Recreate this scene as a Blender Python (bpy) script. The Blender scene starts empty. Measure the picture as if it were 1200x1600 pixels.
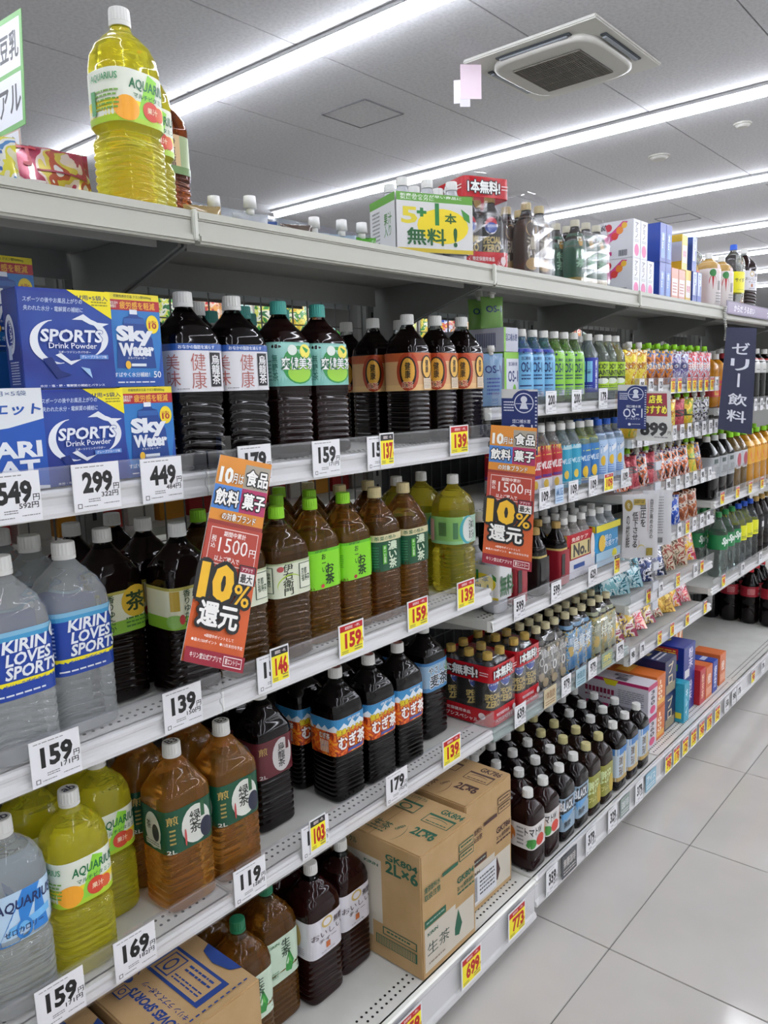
import bpy, bmesh, math, random
from mathutils import Vector, Matrix
random.seed(7)
SC = bpy.context.scene
COL = SC.collection
# ------------------------------------------------------------------ camera
H = 1.4871
def make_camera():
    yaw, pitch, roll = math.radians(49.1533), math.radians(8.9571), math.radians(-1.8091)
    cy, sy, cp, sp = math.cos(yaw), math.sin(yaw), math.cos(pitch), math.sin(pitch)
    fwd = Vector((cp*sy, cp*cy, -sp)); right = Vector((cy, -sy, 0)); up = right.cross(fwd)
    cr, sr = math.cos(roll), math.sin(roll)
    rt = right*cr + up*sr; u2 = up*cr - right*sr
    cd = bpy.data.cameras.new('camera'); cam = bpy.data.objects.new('camera', cd); COL.objects.link(cam)
    cd.sensor_fit = 'HORIZONTAL'; cd.sensor_width = 36; cd.lens = 1216.86/1200*36
    cd.clip_start = .02; cd.clip_end = 100
    m = Matrix.Identity(4)
    for i in range(3):
        m[i][0] = rt[i]; m[i][1] = u2[i]; m[i][2] = -fwd[i]
    m[0][3], m[1][3], m[2][3] = 0, 0, H
    cam.matrix_world = m
    SC.camera = cam
make_camera()
# ------------------------------------------------------------------ world, light, exposure
wd = bpy.data.worlds.new('world'); SC.world = wd; wd.use_nodes = True
wd.node_tree.nodes['Background'].inputs[0].default_value = (.8, .85, 1, 1)
wd.node_tree.nodes['Background'].inputs[1].default_value = .15
STRIP_POWER = 36.0
SC.view_settings.view_transform = 'Standard'
try: SC.view_settings.look = 'None'
except Exception: pass
SC.view_settings.exposure = -0.1
SC.view_settings.gamma = 1
SC.view_settings.use_curve_mapping = False
SC.cycles.max_bounces = 10; SC.cycles.transmission_bounces = 8; SC.cycles.transparent_max_bounces = 16
SC.cycles.caustics_reflective = False; SC.cycles.caustics_refractive = True
SC.cycles.sample_clamp_indirect = 6

# ------------------------------------------------------------------ materials
def lin(h):
    h = h.lstrip('#')
    o = []
    for i in (0, 2, 4):
        c = int(h[i:i+2], 16)/255
        o.append(c/12.92 if c <= .04045 else ((c+.055)/1.055)**2.4)
    return (*o, 1)
_m = {}
def M(hexc, rough=.45, metal=0, trans=0, ior=1.45, emit=0, spec=.5, name=None):
    k = (hexc, rough, metal, trans, ior, emit, spec)
    if k in _m: return _m[k]
    m = bpy.data.materials.new(name or 'mat_'+hexc.strip('#')); m.use_nodes = True
    b = m.node_tree.nodes['Principled BSDF']
    b.inputs['Base Color'].default_value = lin(hexc); b.inputs['Roughness'].default_value = rough
    b.inputs['Metallic'].default_value = metal; b.inputs['IOR'].default_value = ior
    b.inputs['Transmission Weight'].default_value = trans
    b.inputs['Specular IOR Level'].default_value = spec
    if emit:
        b.inputs['Emission Color'].default_value = lin(hexc); b.inputs['Emission Strength'].default_value = emit
    _m[k] = m; return m
def noise_mat(key, c1, c2, scale=8, rough=.6, bump=0, detail=4, lo=.35, hi=.65, bscale=None):
    if key in _m: return _m[key]
    m = bpy.data.materials.new(key); m.use_nodes = True; nt = m.node_tree; b = nt.nodes['Principled BSDF']
    tc = nt.nodes.new('ShaderNodeTexCoord'); n = nt.nodes.new('ShaderNodeTexNoise'); r = nt.nodes.new('ShaderNodeValToRGB')
    n.inputs['Scale'].default_value = scale; n.inputs['Detail'].default_value = detail
    r.color_ramp.elements[0].color = lin(c1); r.color_ramp.elements[1].color = lin(c2)
    r.color_ramp.elements[0].position = lo; r.color_ramp.elements[1].position = hi
    nt.links.new(tc.outputs['Object'], n.inputs['Vector']); nt.links.new(n.outputs['Fac'], r.inputs['Fac'])
    nt.links.new(r.outputs['Color'], b.inputs['Base Color']); b.inputs['Roughness'].default_value = rough
    if bump:
        n2 = nt.nodes.new('ShaderNodeTexNoise'); n2.inputs['Scale'].default_value = bscale or scale*4
        nt.links.new(tc.outputs['Object'], n2.inputs['Vector'])
        bp = nt.nodes.new('ShaderNodeBump'); bp.inputs['Strength'].default_value = bump; bp.inputs['Distance'].default_value = .002
        nt.links.new(n2.outputs['Fac'], bp.inputs['Height']); nt.links.new(bp.outputs['Normal'], b.inputs['Normal'])
    _m[key] = m; return m
def art(key, cols, scale=40, rough=.25, metal=0):
    """printed artwork: colour cells"""
    if key in _m: return _m[key]
    m = bpy.data.materials.new(key); m.use_nodes = True; nt = m.node_tree; b = nt.nodes['Principled BSDF']
    tc = nt.nodes.new('ShaderNodeTexCoord'); n = nt.nodes.new('ShaderNodeTexNoise'); n.inputs['Scale'].default_value = scale
    n.inputs['Detail'].default_value = 2; n.inputs['Distortion'].default_value = 1.2
    r = nt.nodes.new('ShaderNodeValToRGB'); r.color_ramp.interpolation = 'CONSTANT'
    while len(r.color_ramp.elements) < len(cols): r.color_ramp.elements.new(.5)
    for i, c in enumerate(cols):
        r.color_ramp.elements[i].position = 0 if i == 0 else .36+.3*i/len(cols); r.color_ramp.elements[i].color = lin(c)
    nt.links.new(tc.outputs['Object'], n.inputs['Vector']); nt.links.new(n.outputs['Fac'], r.inputs['Fac'])
    nt.links.new(r.outputs['Color'], b.inputs['Base Color']); b.inputs['Roughness'].default_value = rough
    b.inputs['Metallic'].default_value = metal
    _m[key] = m; return m
def film(key='clear_film', tint='#fbfcfc', refl=.10, haze=0.0):
    if key in _m: return _m[key]
    m = bpy.data.materials.new(key); m.use_nodes = True; nt = m.node_tree; nt.nodes.clear()
    out = nt.nodes.new('ShaderNodeOutputMaterial'); t = nt.nodes.new('ShaderNodeBsdfTransparent'); t.inputs[0].default_value = lin(tint)
    g = nt.nodes.new('ShaderNodeBsdfGlossy'); g.inputs['Roughness'].default_value = .08; g.inputs[0].default_value = (.9, .9, .9, 1)
    fr = nt.nodes.new('ShaderNodeFresnel'); fr.inputs[0].default_value = 1.45
    ad = nt.nodes.new('ShaderNodeMath'); ad.operation = 'ADD'; ad.inputs[1].default_value = refl*.5; ad.use_clamp = True
    mx = nt.nodes.new('ShaderNodeMixShader')
    ge = nt.nodes.new('ShaderNodeNewGeometry'); inv = nt.nodes.new('ShaderNodeMath'); inv.operation = 'SUBTRACT'; inv.inputs[0].default_value = 1
    mu = nt.nodes.new('ShaderNodeMath'); mu.operation = 'MULTIPLY'
    nt.links.new(ge.outputs['Backfacing'], inv.inputs[1]); nt.links.new(fr.outputs[0], ad.inputs[0]); nt.links.new(ad.outputs[0], mu.inputs[0]); nt.links.new(inv.outputs[0], mu.inputs[1]); nt.links.new(mu.outputs[0], mx.inputs[0])
    if haze:
        d = nt.nodes.new('ShaderNodeBsdfDiffuse'); d.inputs[0].default_value = (.8, .82, .84, 1)
        m2 = nt.nodes.new('ShaderNodeMixShader'); m2.inputs[0].default_value = haze
        nt.links.new(t.outputs[0], m2.inputs[1]); nt.links.new(d.outputs[0], m2.inputs[2]); nt.links.new(m2.outputs[0], mx.inputs[1])
    else:
        nt.links.new(t.outputs[0], mx.inputs[1])
    nt.links.new(g.outputs[0], mx.inputs[2]); nt.links.new(mx.outputs[0], out.inputs[0])
    _m[key] = m; return m
FILM = film(); RAILF = film('rail_film', '#fcfcfe', .16, .03); BAGF = film('bag_film', '#fbfbfc', .05, .03)
STEEL = M('#b6b6b0', .38, name='painted_shelf_steel'); DECK = noise_mat('shelf_deck', '#d0d0c9', '#dadad4', 12, .4)
RAIL = M('#f4f4ee', .3, name='rail_enamel'); DARKST = M('#5b5c5a', .45, name='dark_steel')
CAPW = M('#dcdcd8', .4, name='white_cap'); BLACK = M('#0a0a0a', .6); PAPER = M('#e9e9ea', .55, name='tag_paper')
CARD = noise_mat('cardboard', '#a98a5c', '#b3946a', 14, .75, .15, 5, .3, .7, 300)

# ------------------------------------------------------------------ objects
def place(o, loc=(0, 0, 0), rz=0, parent=None):
    COL.objects.link(o); o.location = loc
    if rz: o.rotation_euler = (0, 0, rz)
    if parent is not None: o.parent = parent
    return o
def tagp(o, label, cat, group=None, kind=None):
    o['label'] = label; o['category'] = cat
    if group: o['group'] = group
    if kind: o['kind'] = kind
    return o
def empty(name, loc, label, cat, group=None, rz=0):
    o = bpy.data.objects.new(name, None); o.empty_display_size = .02
    place(o, loc, rz); return tagp(o, label, cat, group)
def mobj(name, me, parent=None, loc=(0, 0, 0), rz=0):
    return place(bpy.data.objects.new(name, me), loc, rz, parent)
class MB:
    def __init__(s): s.v = []; s.f = []; s.mi = []; s.sm = []; s.mats = []
    def m(s, mat):
        if mat not in s.mats: s.mats.append(mat)
        return s.mats.index(mat)
    def add(s, vs, fs, mat, smooth=False):
        b = len(s.v); i = s.m(mat); s.v += [tuple(p) for p in vs]
        for f in fs: s.f.append([b+k for k in f]); s.mi.append(i); s.sm.append(smooth)
    def box(s, x0, y0, z0, x1, y1, z1, mat, bev=0):
        if bev:
            bm = bmesh.new(); bmesh.ops.create_cube(bm, size=1)
            for v in bm.verts: v.co = Vector(((x0+x1)/2+v.co.x*(x1-x0), (y0+y1)/2+v.co.y*(y1-y0), (z0+z1)/2+v.co.z*(z1-z0)))
            bmesh.ops.bevel(bm, geom=bm.edges[:], offset=bev, segments=2, affect='EDGES')
            bm.verts.index_update(); s.add([v.co[:] for v in bm.verts], [[v.index for v in f.verts] for f in bm.faces], mat); bm.free(); return
        s.add([(x0, y0, z0), (x1, y0, z0), (x1, y1, z0), (x0, y1, z0), (x0, y0, z1), (x1, y0, z1), (x1, y1, z1), (x0, y1, z1)],
              [(0, 3, 2, 1), (4, 5, 6, 7), (0, 1, 5, 4), (1, 2, 6, 5), (2, 3, 7, 6), (3, 0, 4, 7)], mat)
    def cyl(s, c, r, h, mat, n=24, axis='z', r2=None, smooth=True):
        r2 = r if r2 is None else r2; vs = []
        for k, (rr, zz) in enumerate(((r, 0), (r2, h))):
            for i in range(n):
                a = 2*math.pi*i/n; p = (rr*math.cos(a), rr*math.sin(a), zz)
                if axis == 'y': p = (p[0], p[2], p[1])
                if axis == 'x': p = (p[2], p[0], p[1])
                vs.append((c[0]+p[0], c[1]+p[1], c[2]+p[2]))
        s.add(vs, [(i, (i+1) % n, n+(i+1) % n, n+i) for i in range(n)], mat, smooth)
        b = len(s.v)-2*n; i0 = s.m(mat)
        s.f += [list(range(b, b+n))[::-1], list(range(b+n, b+2*n))]; s.mi += [i0, i0]; s.sm += [False, False]
    def tube(s, pts, r, mat, n=6):
        ring = []
        for i, p in enumerate(pts):
            p = Vector(p); d = (Vector(pts[min(i+1, len(pts)-1)])-Vector(pts[max(i-1, 0)])).normalized()
            a = d.cross(Vector((.3, .2, 1))).normalized(); bb = d.cross(a)
            ring.append([p+a*r*math.cos(2*math.pi*k/n)+bb*r*math.sin(2*math.pi*k/n) for k in range(n)])
        s.add([q for R in ring for q in R], [(i*n+k, i*n+(k+1) % n, (i+1)*n+(k+1) % n, (i+1)*n+k) for i in range(len(pts)-1) for k in range(n)], mat, True)
    def loft(s, rings, mats, smooth=True, capb=True, capt=True):
        """rings: list of lists of points; mats: one material per ring gap (or one)"""
        n = len(rings[0]); b = len(s.v)
        for R in rings: s.v += [tuple(p) for p in R]
        for i in range(len(rings)-1):
            mi = s.m(mats[i] if isinstance(mats, list) else mats)
            for k in range(n):
                s.f.append([b+i*n+k, b+i*n+(k+1) % n, b+(i+1)*n+(k+1) % n, b+(i+1)*n+k]); s.mi.append(mi); s.sm.append(smooth)
        if capb: s.f.append([b+k for k in range(n)][::-1]); s.mi.append(s.m(mats[0] if isinstance(mats, list) else mats)); s.sm.append(False)
        if capt:
            q = b+(len(rings)-1)*n; s.f.append([q+k for k in range(n)]); s.mi.append(s.m(mats[-1] if isinstance(mats, list) else mats)); s.sm.append(False)
    def mesh(s, name):
        me = bpy.data.meshes.new(name); me.from_pydata(s.v, [], s.f)
        for m in s.mats: me.materials.append(m)
        me.polygons.foreach_set('material_index', s.mi); me.polygons.foreach_set('use_smooth', s.sm); me.update(); return me
    def obj(s, name, parent=None, loc=(0, 0, 0), rz=0):
        return mobj(name, s.mesh(name), parent, loc, rz)

# ------------------------------------------------------------------ 2-D print: text, rects, discs
_fc = bpy.data.curves.new('font_source', 'FONT'); _fo = bpy.data.objects.new('font_source', _fc); COL.objects.link(_fo)
_tc = {}
def glyphs(t, bold=0.0, res=2):
    k = (t, bold, res)
    if k not in _tc:
        _fc.resolution_u = res; _fc.body = t; _fc.offset = bold; _fc.space_line = .95
        me = bpy.data.meshes.new_from_object(_fo)
        _tc[k] = ([(v.co.x, v.co.y) for v in me.vertices], [tuple(p.vertices) for p in me.polygons]); bpy.data.meshes.remove(me)
    return _tc[k]
def shape2d(it, W, Hh):
    """one print item -> list of (verts2d, faces, colour); panel units 0..1"""
    k = it[0]
    if k == 'r': _, x0, y0, x1, y1, c = it; return [([(x0*W, y0*Hh), (x1*W, y0*Hh), (x1*W, y1*Hh), (x0*W, y1*Hh)], [(0, 1, 2, 3)], c)]
    if k == 'p': return [([(x*W, y*Hh) for x, y in it[1]], [tuple(range(len(it[1])))], it[2])]
    if k == 'c':
        _, cx, cy, rx, ry, c = it; n = 20   # rx in W units, ry in H units
        return [([(cx*W+rx*W*math.cos(2*math.pi*i/n), cy*Hh+ry*Hh*math.sin(2*math.pi*i/n)) for i in range(n)], [tuple(range(n))], c)]
    if k == 'o':   # ring / arc stroke: cx cy rx ry thickness(frac) a0 a1 colour
        _, cx, cy, rx, ry, th, a0, a1, c = it; n = 22; v = []
        for i in range(n+1):
            a = math.radians(a0+(a1-a0)*i/n); tt = th*(1 if abs(a1-a0) >= 359 else math.sin(math.pi*min(max(i/n, .03), .97)))
            for q in (1, 1-tt): v.append((cx*W+rx*W*q*math.cos(a), cy*Hh+ry*Hh*q*math.sin(a)))
        return [(v, [(2*i, 2*i+2, 2*i+3, 2*i+1) for i in range(n)], c)]
    if k == 'b':   # barcode bars
        _, x0, y0, x1, y1, n, c = it; out = []
        for i in range(n):
            a = x0+(x1-x0)*i/n; out.append(([(a*W, y0*Hh), ((a+(x1-x0)*.5/n)*W, y0*Hh), ((a+(x1-x0)*.5/n)*W, y1*Hh), (a*W, y1*Hh)], [(0, 1, 2, 3)], c))
        return out
    if k == 'n':   # lines of illegible fine print
        _, x0, y0, x1, y1, n, c = it; out = []; rr = random.Random(int(1000*(x0+y0+x1*3))+n)
        for i in range(n):
            ya = y1-(y1-y0)*(i+.2)/n; yb = y1-(y1-y0)*(i+.62)/n; x = x0
            while x < x1-(x1-x0)*.05:
                l = (x1-x0)*rr.uniform(.06, .22); e = min(x+l, x1)
                out.append(([(x*W, yb*Hh), (e*W, yb*Hh), (e*W, ya*Hh), (x*W, ya*Hh)], [(0, 1, 2, 3)], c)); x = e+(x1-x0)*.03
        return out
    if k == 't':
        _, t, cx, cy, w, h, c = it[:7]; o = it[7] if len(it) > 7 else {}
        bold = o.get('b', .012); v, f = glyphs(t, 0, 2)
        if not v: return []
        xs = [p[0] for p in v]; ys = [p[1] for p in v]; bw = max(xs)-min(xs) or 1; bh = max(ys)-min(ys) or 1
        mx, my = (max(xs)+min(xs))/2, (max(ys)+min(ys))/2
        sy = h*Hh/bh if h else None; sx = w*W/bw if w else None
        if sx is None: sx = sy
        if sy is None: sy = sx
        sh = o.get('shear', 0); a = math.radians(o.get('rot', 0)); ca, sa = math.cos(a), math.sin(a)
        def tr(v, dx=0, dy=0):
            r = []
            for x, y in v:
                x, y = (x-mx)*sx, (y-my)*sy; x += y*sh; r.append((cx*W+x*ca-y*sa+dx, cy*Hh+x*sa+y*ca+dy))
            return r
        out = []; cjk = any(ord(ch) > 0x2fff for ch in t)
        def fat(r, n, col, lift=0):
            for q in range(n):
                a2 = 2*math.pi*q/n; out.append((tr([(x+r*math.cos(a2), y+r*math.sin(a2)) for x, y in v]), f, col, lift+.000006*q))
        if 'ol' in o:
            ow = o.get('ow', .06)+bold*.5; fat(ow, 16 if ow > .1 else 10, o['ol'])
            if ow > .1: fat(ow*.55, 8, o['ol'], .00006)
        if bold > .016 and cjk: fat(bold*.8, 5, c, .00015 if 'ol' in o else 0)
        else:
            v1, f1 = glyphs(t, bold, 2); out.append((tr(v1), f1, c, .00015 if 'ol' in o else 0))
        return out
    return []
def cut(v, f, step):
    xs = [p[0] for p in v]; a, b = min(xs), max(xs)
    if b-a <= step*1.2: return v, f
    bm = bmesh.new(); bv = [bm.verts.new((x, y, 0)) for x, y in v]
    for q in f:
        try: bm.faces.new([bv[i] for i in q])
        except ValueError: pass
    x = (math.floor(a/step)+1)*step
    while x < b-1e-6:
        bmesh.ops.bisect_plane(bm, geom=bm.verts[:]+bm.edges[:]+bm.faces[:], plane_co=(x, 0, 0), plane_no=(1, 0, 0)); x += step
    bm.verts.index_update(); r = [(p.co.x, p.co.y) for p in bm.verts], [tuple(p.index for p in q.verts) for q in bm.faces]
    bm.free(); return r
def asmat(c, rough=.35): return c if not isinstance(c, str) else M(c, rough)
def printed(mb, items, W, Hh, mapf, step=None, off0=.0004, doff=.00012, smooth=False, rough=.35):
    o = off0
    for it in items:
        ext = 0
        for sh_ in shape2d(it, W, Hh):
            v, f, c = sh_[:3]
            if step: v, f = cut(v, f, step)
            oo = o+(sh_[3] if len(sh_) > 3 else 0); ext = max(ext, oo-o)
            mb.add([mapf(x, y, oo) for x, y in v], f, asmat(c, rough), smooth)
        o += doff+ext
def plane_map(o, ux, uy, n):
    o, ux, uy, n = Vector(o), Vector(ux), Vector(uy), Vector(n)
    return lambda x, y, k: o+ux*x+uy*y+n*k

# ------------------------------------------------------------------ bottles
def ring_pts(w, d, n, z, N, wav=0):
    r = []
    for i in range(N):
        t = 2*math.pi*i/N-math.pi/2; c, s_ = math.cos(t), math.sin(t)
        x = abs(c)**(2/n)*(1 if c >= 0 else -1); y = abs(s_)**(2/n)*(1 if s_ >= 0 else -1)
        L = math.hypot(x, y); a = math.atan2(y, x)
        r.append((w/2*x, d/2*y, z+wav*math.sin(3*t+1)))
    return r
def interp(prof, z):
    if z <= prof[0][0]: return prof[0][1:]
    for a, b in zip(prof, prof[1:]):
        if z <= b[0]:
            t = (z-a[0])/(b[0]-a[0]+1e-9); t2 = t*t*(3-2*t)*.35+t*.65
            return tuple(a[i]+(b[i]-a[i])*t2 for i in range(1, 4))
    return prof[-1][1:]
def prof_sq(w, d, h, n=5, z0=.40, sh=.70):   # square bottle: body, label waist, curved shoulders
    k = h
    return [(0, w*.84, d*.82, 4), (.012*k, w*.97, d*.96, n), (.03*k, w, d, n), (.37*k, w, d, n), (.385*k, w*.955, d*.955, n), (z0*k, w, d, n),
            (sh*k, w, d, n), ((sh+.05)*k, w*.95, d*.95, 4.5), (.80*k, w*.80, d*.82, 3.4), (.845*k, w*.58, d*.62, 2.6), (.88*k, w*.40, d*.44, 2.2),
            (.90*k, .034, .034, 2), (.915*k, .0275, .0275, 2), (.935*k, .027, .027, 2)]
def prof_round(w, d, h, n=3.2):      # domed sports bottle with a waist
    k = h
    return [(0, w*.80, d*.8, 3), (.015*k, w*.95, d*.95, n), (.04*k, w, d, n), (.345*k, w, d, n), (.385*k, w*.87, d*.87, n), (.425*k, w*1.0, d*1.0, n),
            (.70*k, w*1.0, d*1.0, 3), (.76*k, w*.96, d*.96, 2.8), (.81*k, w*.84, d*.85, 2.5), (.85*k, w*.62, d*.64, 2.3), (.885*k, w*.38, d*.42, 2),
            (.905*k, .031, .031, 2), (.92*k, .0275, .0275, 2), (.935*k, .027, .027, 2)]
def prof_pyr(w, d, h, n=5):
    k = h
    return [(0, w*.86, d*.86, 4), (.012*k, w*.97, d*.97, n), (.03*k, w, d, n), (.36*k, w, d, n), (.375*k, w*.96, d*.96, n), (.39*k, w, d, n),
            (.68*k, w, d, n), (.72*k, w*.97, d*.97, n), (.80*k, w*.72, d*.74, 4), (.875*k, w*.44, d*.48, 3), (.90*k, .036, .036, 2), (.912*k, .0275, .0275, 2), (.935*k, .027, .027, 2)]
def prof_small(w, d, h, n=3):
    k = h
    return [(0, w*.8, d*.8, 2.5), (.02*k, w*.97, d*.97, n), (.05*k, w, d, n), (.60*k, w, d, n), (.70*k, w*.96, d*.96, 2.6), (.78*k, w*.74, d*.74, 2.2), (.85*k, w*.48, d*.48, 2), (.88*k, .028, .028, 2), (.90*k, .026, .026, 2)]
def prof_soda(w, d, h, n=2):
    k = h
    return [(0, w*.66, d*.66, 2), (.02*k, w*.9, d*.9, 2), (.06*k, w, d, 2), (.28*k, w, d, 2), (.36*k, w*.95, d*.95, 2), (.42*k, w, d, 2), (.62*k, w, d, 2), (.70*k, w*.92, d*.92, 2), (.80*k, w*.62, d*.62, 2), (.88*k, w*.36, d*.36, 2), (.91*k, .028, .028, 2), (.93*k, .026, .026, 2)]
CLEAR = M('#e8ecec', .03, 0, 1, 1.30, name='clear_pet')
def liquid(c, trans=1.0, rough=.04, ior=1.34): return M(c, rough, 0, trans, ior)
def dark(c): return M(c, .06, 0, 0, 1.36, 0, .5)
def cap_mesh(color, r=.0158, h=.024, top=None, n=20):
    mb = MB(); mat = CAPW if color == 'w' else asmat(color, .42)
    rings = [ring_pts(2*r*q, 2*r*q, 2, z*h, n*2) for z, q in ((0, .99), (.22, 1.0), (.225, .95), (.27, .95), (.275, 1.0), (.9, .965), (.97, .93), (1, .86))]
    for R, kn in zip(rings, (0, 0, 0, 0, 1, 1, 0, 0)):
        if kn: R[:] = [(x*(1 if i % 2 else .965), y*(1 if i % 2 else .965), z) for i, (x, y, z) in enumerate(R)]
    mb.loft(rings, mat, smooth=False)
    if top: printed(mb, top, 2*r, 2*r, plane_map((-r, -r, h), (1, 0, 0), (0, 1, 0), (0, 0, 1)))
    return mb.mesh('cap')
class Design:
    def __init__(s, desc, prof, h, liq, lab=None, z=(.38, .68), cap='w', ribs=(.05, .36, 9, .012), fill=.885, N=40, base='#ffffff', uo=0, w=.104, d=.094, capr=.0158, caph=.024, wav=.0015, captop=None, faces=4, name='drink_bottle', cat='bottle', dz=.0022, lrough=.3):
        s.__dict__.update(locals()); s.P = prof(w, d, h) if callable(prof) else prof
        s.built = None
    def build(s):
        if s.built: return s.built
        zs = []; z = 0; top = s.P[-1][0]
        while z < top: zs.append(z); z += s.dz
        zs.append(top)
        rings = []; mats = []
        for z in zs:
            w, d, n = interp(s.P, z); k = z/s.h; q = 1; wv = 0
            if s.ribs:
                a, b, c, amp = s.ribs
                if a < k < b:
                    ph = (k-a)/(b-a)*c; e = min(1, (k-a)/.02, (b-k)/.02); q = 1-amp*e*(1-abs(math.sin(math.pi*ph)))**1.5*2.6; wv = s.wav*e*1.3
            rings.append(ring_pts(w*q, d*q, n, z, s.N, wv))
            mats.append(s.liq if k < s.fill-.001 else CLEAR)
        mb = MB(); mb.loft(rings, mats, smooth=True)
        body = mb.mesh('bottle_body')
        cap = cap_mesh(s.cap, s.capr, s.caph, s.captop)
        lab = None
        if s.lab is not None:
            z0, z1 = s.z[0]*s.h, s.z[1]*s.h; Hh = z1-z0
            tabs = {}
            def table(z):
                kz = round(z, 4)
                if kz not in tabs:
                    w, d, n = interp(s.P, z); R = ring_pts(w+.0012, d+.0012, n, 0, 96); R.append(R[0]); L = [0]
                    for p, q in zip(R, R[1:]): L.append(L[-1]+math.hypot(q[0]-p[0], q[1]-p[1]))
                    tabs[kz] = (R, L)
                return tabs[kz]
            RM, LM = table((z0+z1)/2); P = LM[-1]
            def mapf(x, y, o):
                R, L = table(z0+y); u = ((x-s.w/2-s.uo*s.w)/P % 1.0)*L[-1]
                lo, hi = 0, len(L)-1
                while hi-lo > 1:
                    md = (lo+hi)//2
                    if L[md] <= u: lo = md
                    else: hi = md
                t = (u-L[lo])/(L[hi]-L[lo]+1e-9); px = R[lo][0]+(R[hi][0]-R[lo][0])*t; py = R[lo][1]+(R[hi][1]-R[lo][1])*t
                nx, ny = R[hi][1]-R[lo][1], -(R[hi][0]-R[lo][0]); l = math.hypot(nx, ny) or 1
                return (px+nx/l*o, py+ny/l*o, z0+y)
            lb = MB(); nb = 48; bm_ = asmat(s.base, s.lrough)
            ys = [Hh*i/6 for i in range(7)]; x0 = s.w/2+s.uo*s.w
            lb.loft([[mapf(x0+P*i/nb, y, 0) for i in range(nb)] for y in ys], bm_, smooth=True, capb=False, capt=False)
            Pf = P/s.w
            its = []
            for it in s.lab:
                reps = (0, Pf/2) if s.faces == 4 else (0,)
                if it[0] == 'band': its.append(('r', .5-Pf/2, it[1], .5+Pf/2, it[2], it[3])); continue
                for r_ in reps:
                    it2 = list(it)
                    if it[0] in 'rbn': it2[1] += r_; it2[3] += r_
                    elif it[0] in 'co': it2[1] += r_
                    elif it[0] == 't': it2[2] += r_
                    elif it[0] == 'p': it2[1] = [(a+r_, b) for a, b in it[1]]
                    its.append(tuple(it2))
            printed(lb, its, s.w, Hh, mapf, step=.006 if s.N >= 30 else .011, off0=.0003, doff=.0001, smooth=False, rough=s.lrough)
            lab = lb.mesh('label')
        s.built = (body, cap, lab); return s.built
    def put(s, x, y, z, label, group, rz=0, fallen=None):
        body, cap, lab = s.build()
        e = empty(s.name, (x, y, z+.0015), label, s.cat, group, rz)
        mobj('bottle_body', body, e)
        mobj('cap', cap, e, (0, 0, s.h-s.caph))
        if lab: mobj('label', lab, e)
        return e
    def part(s, parent, x, y, z, rz=0):
        body, cap, lab = s.build()
        b = mobj('bottle', body, parent, (x, y, z), rz); mobj('cap', cap, b, (0, 0, s.h-s.caph))
        if lab: mobj('label', lab, b)
ORD = ['first', 'second', 'third', 'fourth', 'fifth', 'sixth', 'seventh', 'eighth', 'ninth', 'tenth', 'eleventh', 'twelfth', 'thirteenth', 'fourteenth', 'fifteenth', 'sixteenth']
def row(D, spots, z, shelf, depth='front'):
    n = len(spots)
    for i, sp in enumerate(spots):
        x, y = sp[0], sp[1]; rz = sp[2] if len(sp) > 2 else 0
        lb = f"{D.desc}, {ORD[i]+' from left, ' if n > 1 else ''}{depth} row, {shelf}"
        D.put(x, y, z, lb, f"{D.desc}s on the {shelf}", rz)

# ------------------------------------------------------------------ room shell
def structure(name, mb, **k):
    o = mb.obj(name); o['kind'] = 'structure'; return o
ZC = 3.25
CEIL = noise_mat('ceiling_board', '#bababe', '#c9c9cc', 55, .95, .3, 3, .3, .6, 400)
SLAB = M('#77777a', .9)
mb = MB(); mb.box(-4, -9, ZC+.012, 24, 9, ZC+.06, SLAB); ceil = structure('ceiling', mb)
SX = [-1.55, .77, 3.09, 5.43, 7.68, 9.95, 12.06, 14.2, 16.4]      # lamp strips run across the aisles at these x
_pm = {}
for i, (a, b) in enumerate(zip(SX[:-1], SX[1:])):
    if i == 0: continue
    for j in range(7):
        y0 = -.52+.91*j
        L = round(b-a-.012, 3)
        if L not in _pm:
            q = MB(); q.box(-L/2, -.4515, 0, L/2, .4515, .012, CEIL, .0015); _pm[L] = q.mesh('ceiling_panel')
        mobj('ceiling_panel', _pm[L], ceil, ((a+b)/2, y0+.455, ZC))
mb = MB()
mb.box(-4, -9, ZC, SX[1], 9, ZC+.012, CEIL); mb.box(SX[1], -9, ZC, 24, -.525, ZC+.012, CEIL); mb.box(SX[1], 5.85, ZC, 24, 9, ZC+.012, CEIL); mb.box(SX[-1], -.52, ZC, 24, 5.85, ZC+.012, CEIL)
mb.obj('ceiling_board', ceil)
WALL = M('#dededa', .8)
for nm, q in (('wall_right', (24, -9, 0, 24.1, 9, ZC)), ('wall_left', (-4.1, -9, 0, -4, 9, ZC)), ('wall_back', (-4, 9, 0, 24, 9.1, ZC)), ('wall_front', (-4, -9.1, 0, 24, -9, ZC))):
    mb = MB(); mb.box(*q, WALL); structure(nm, mb)
GROUT = M('#6d6d6a', .8); TILE = noise_mat('porcelain_tile', '#bcb8b2', '#c4c0ba', 3, .10, 0, 3)
mb = MB(); mb.box(-4, -9, -.05, 24, 9, -.003, GROUT); floor = structure('floor', mb)
q = MB(); q.box(-.2985, -.2985, -.012, .2985, .2985, 0, TILE, .001); tm = q.mesh('tile')
TX, TY = 1.7756, .7926
for i in range(-3, 14):
    for j in range(-4, 2):
        mobj('tile', tm, floor, (TX+.6*i+.3, TY+.6*j-.3, 0))
q = MB(); q.box(10.2, -9, -.012, 24, 9, 0, TILE); q.box(-4, 1.4, -.012, 10.2, 9, 0, TILE); q.box(-4, -9, -.012, 10.2, -2.2, 0, TILE); q.box(-4, -2.2, -.012, -.03, 1.4, 0, TILE); q.obj('tiling', floor)
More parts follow.
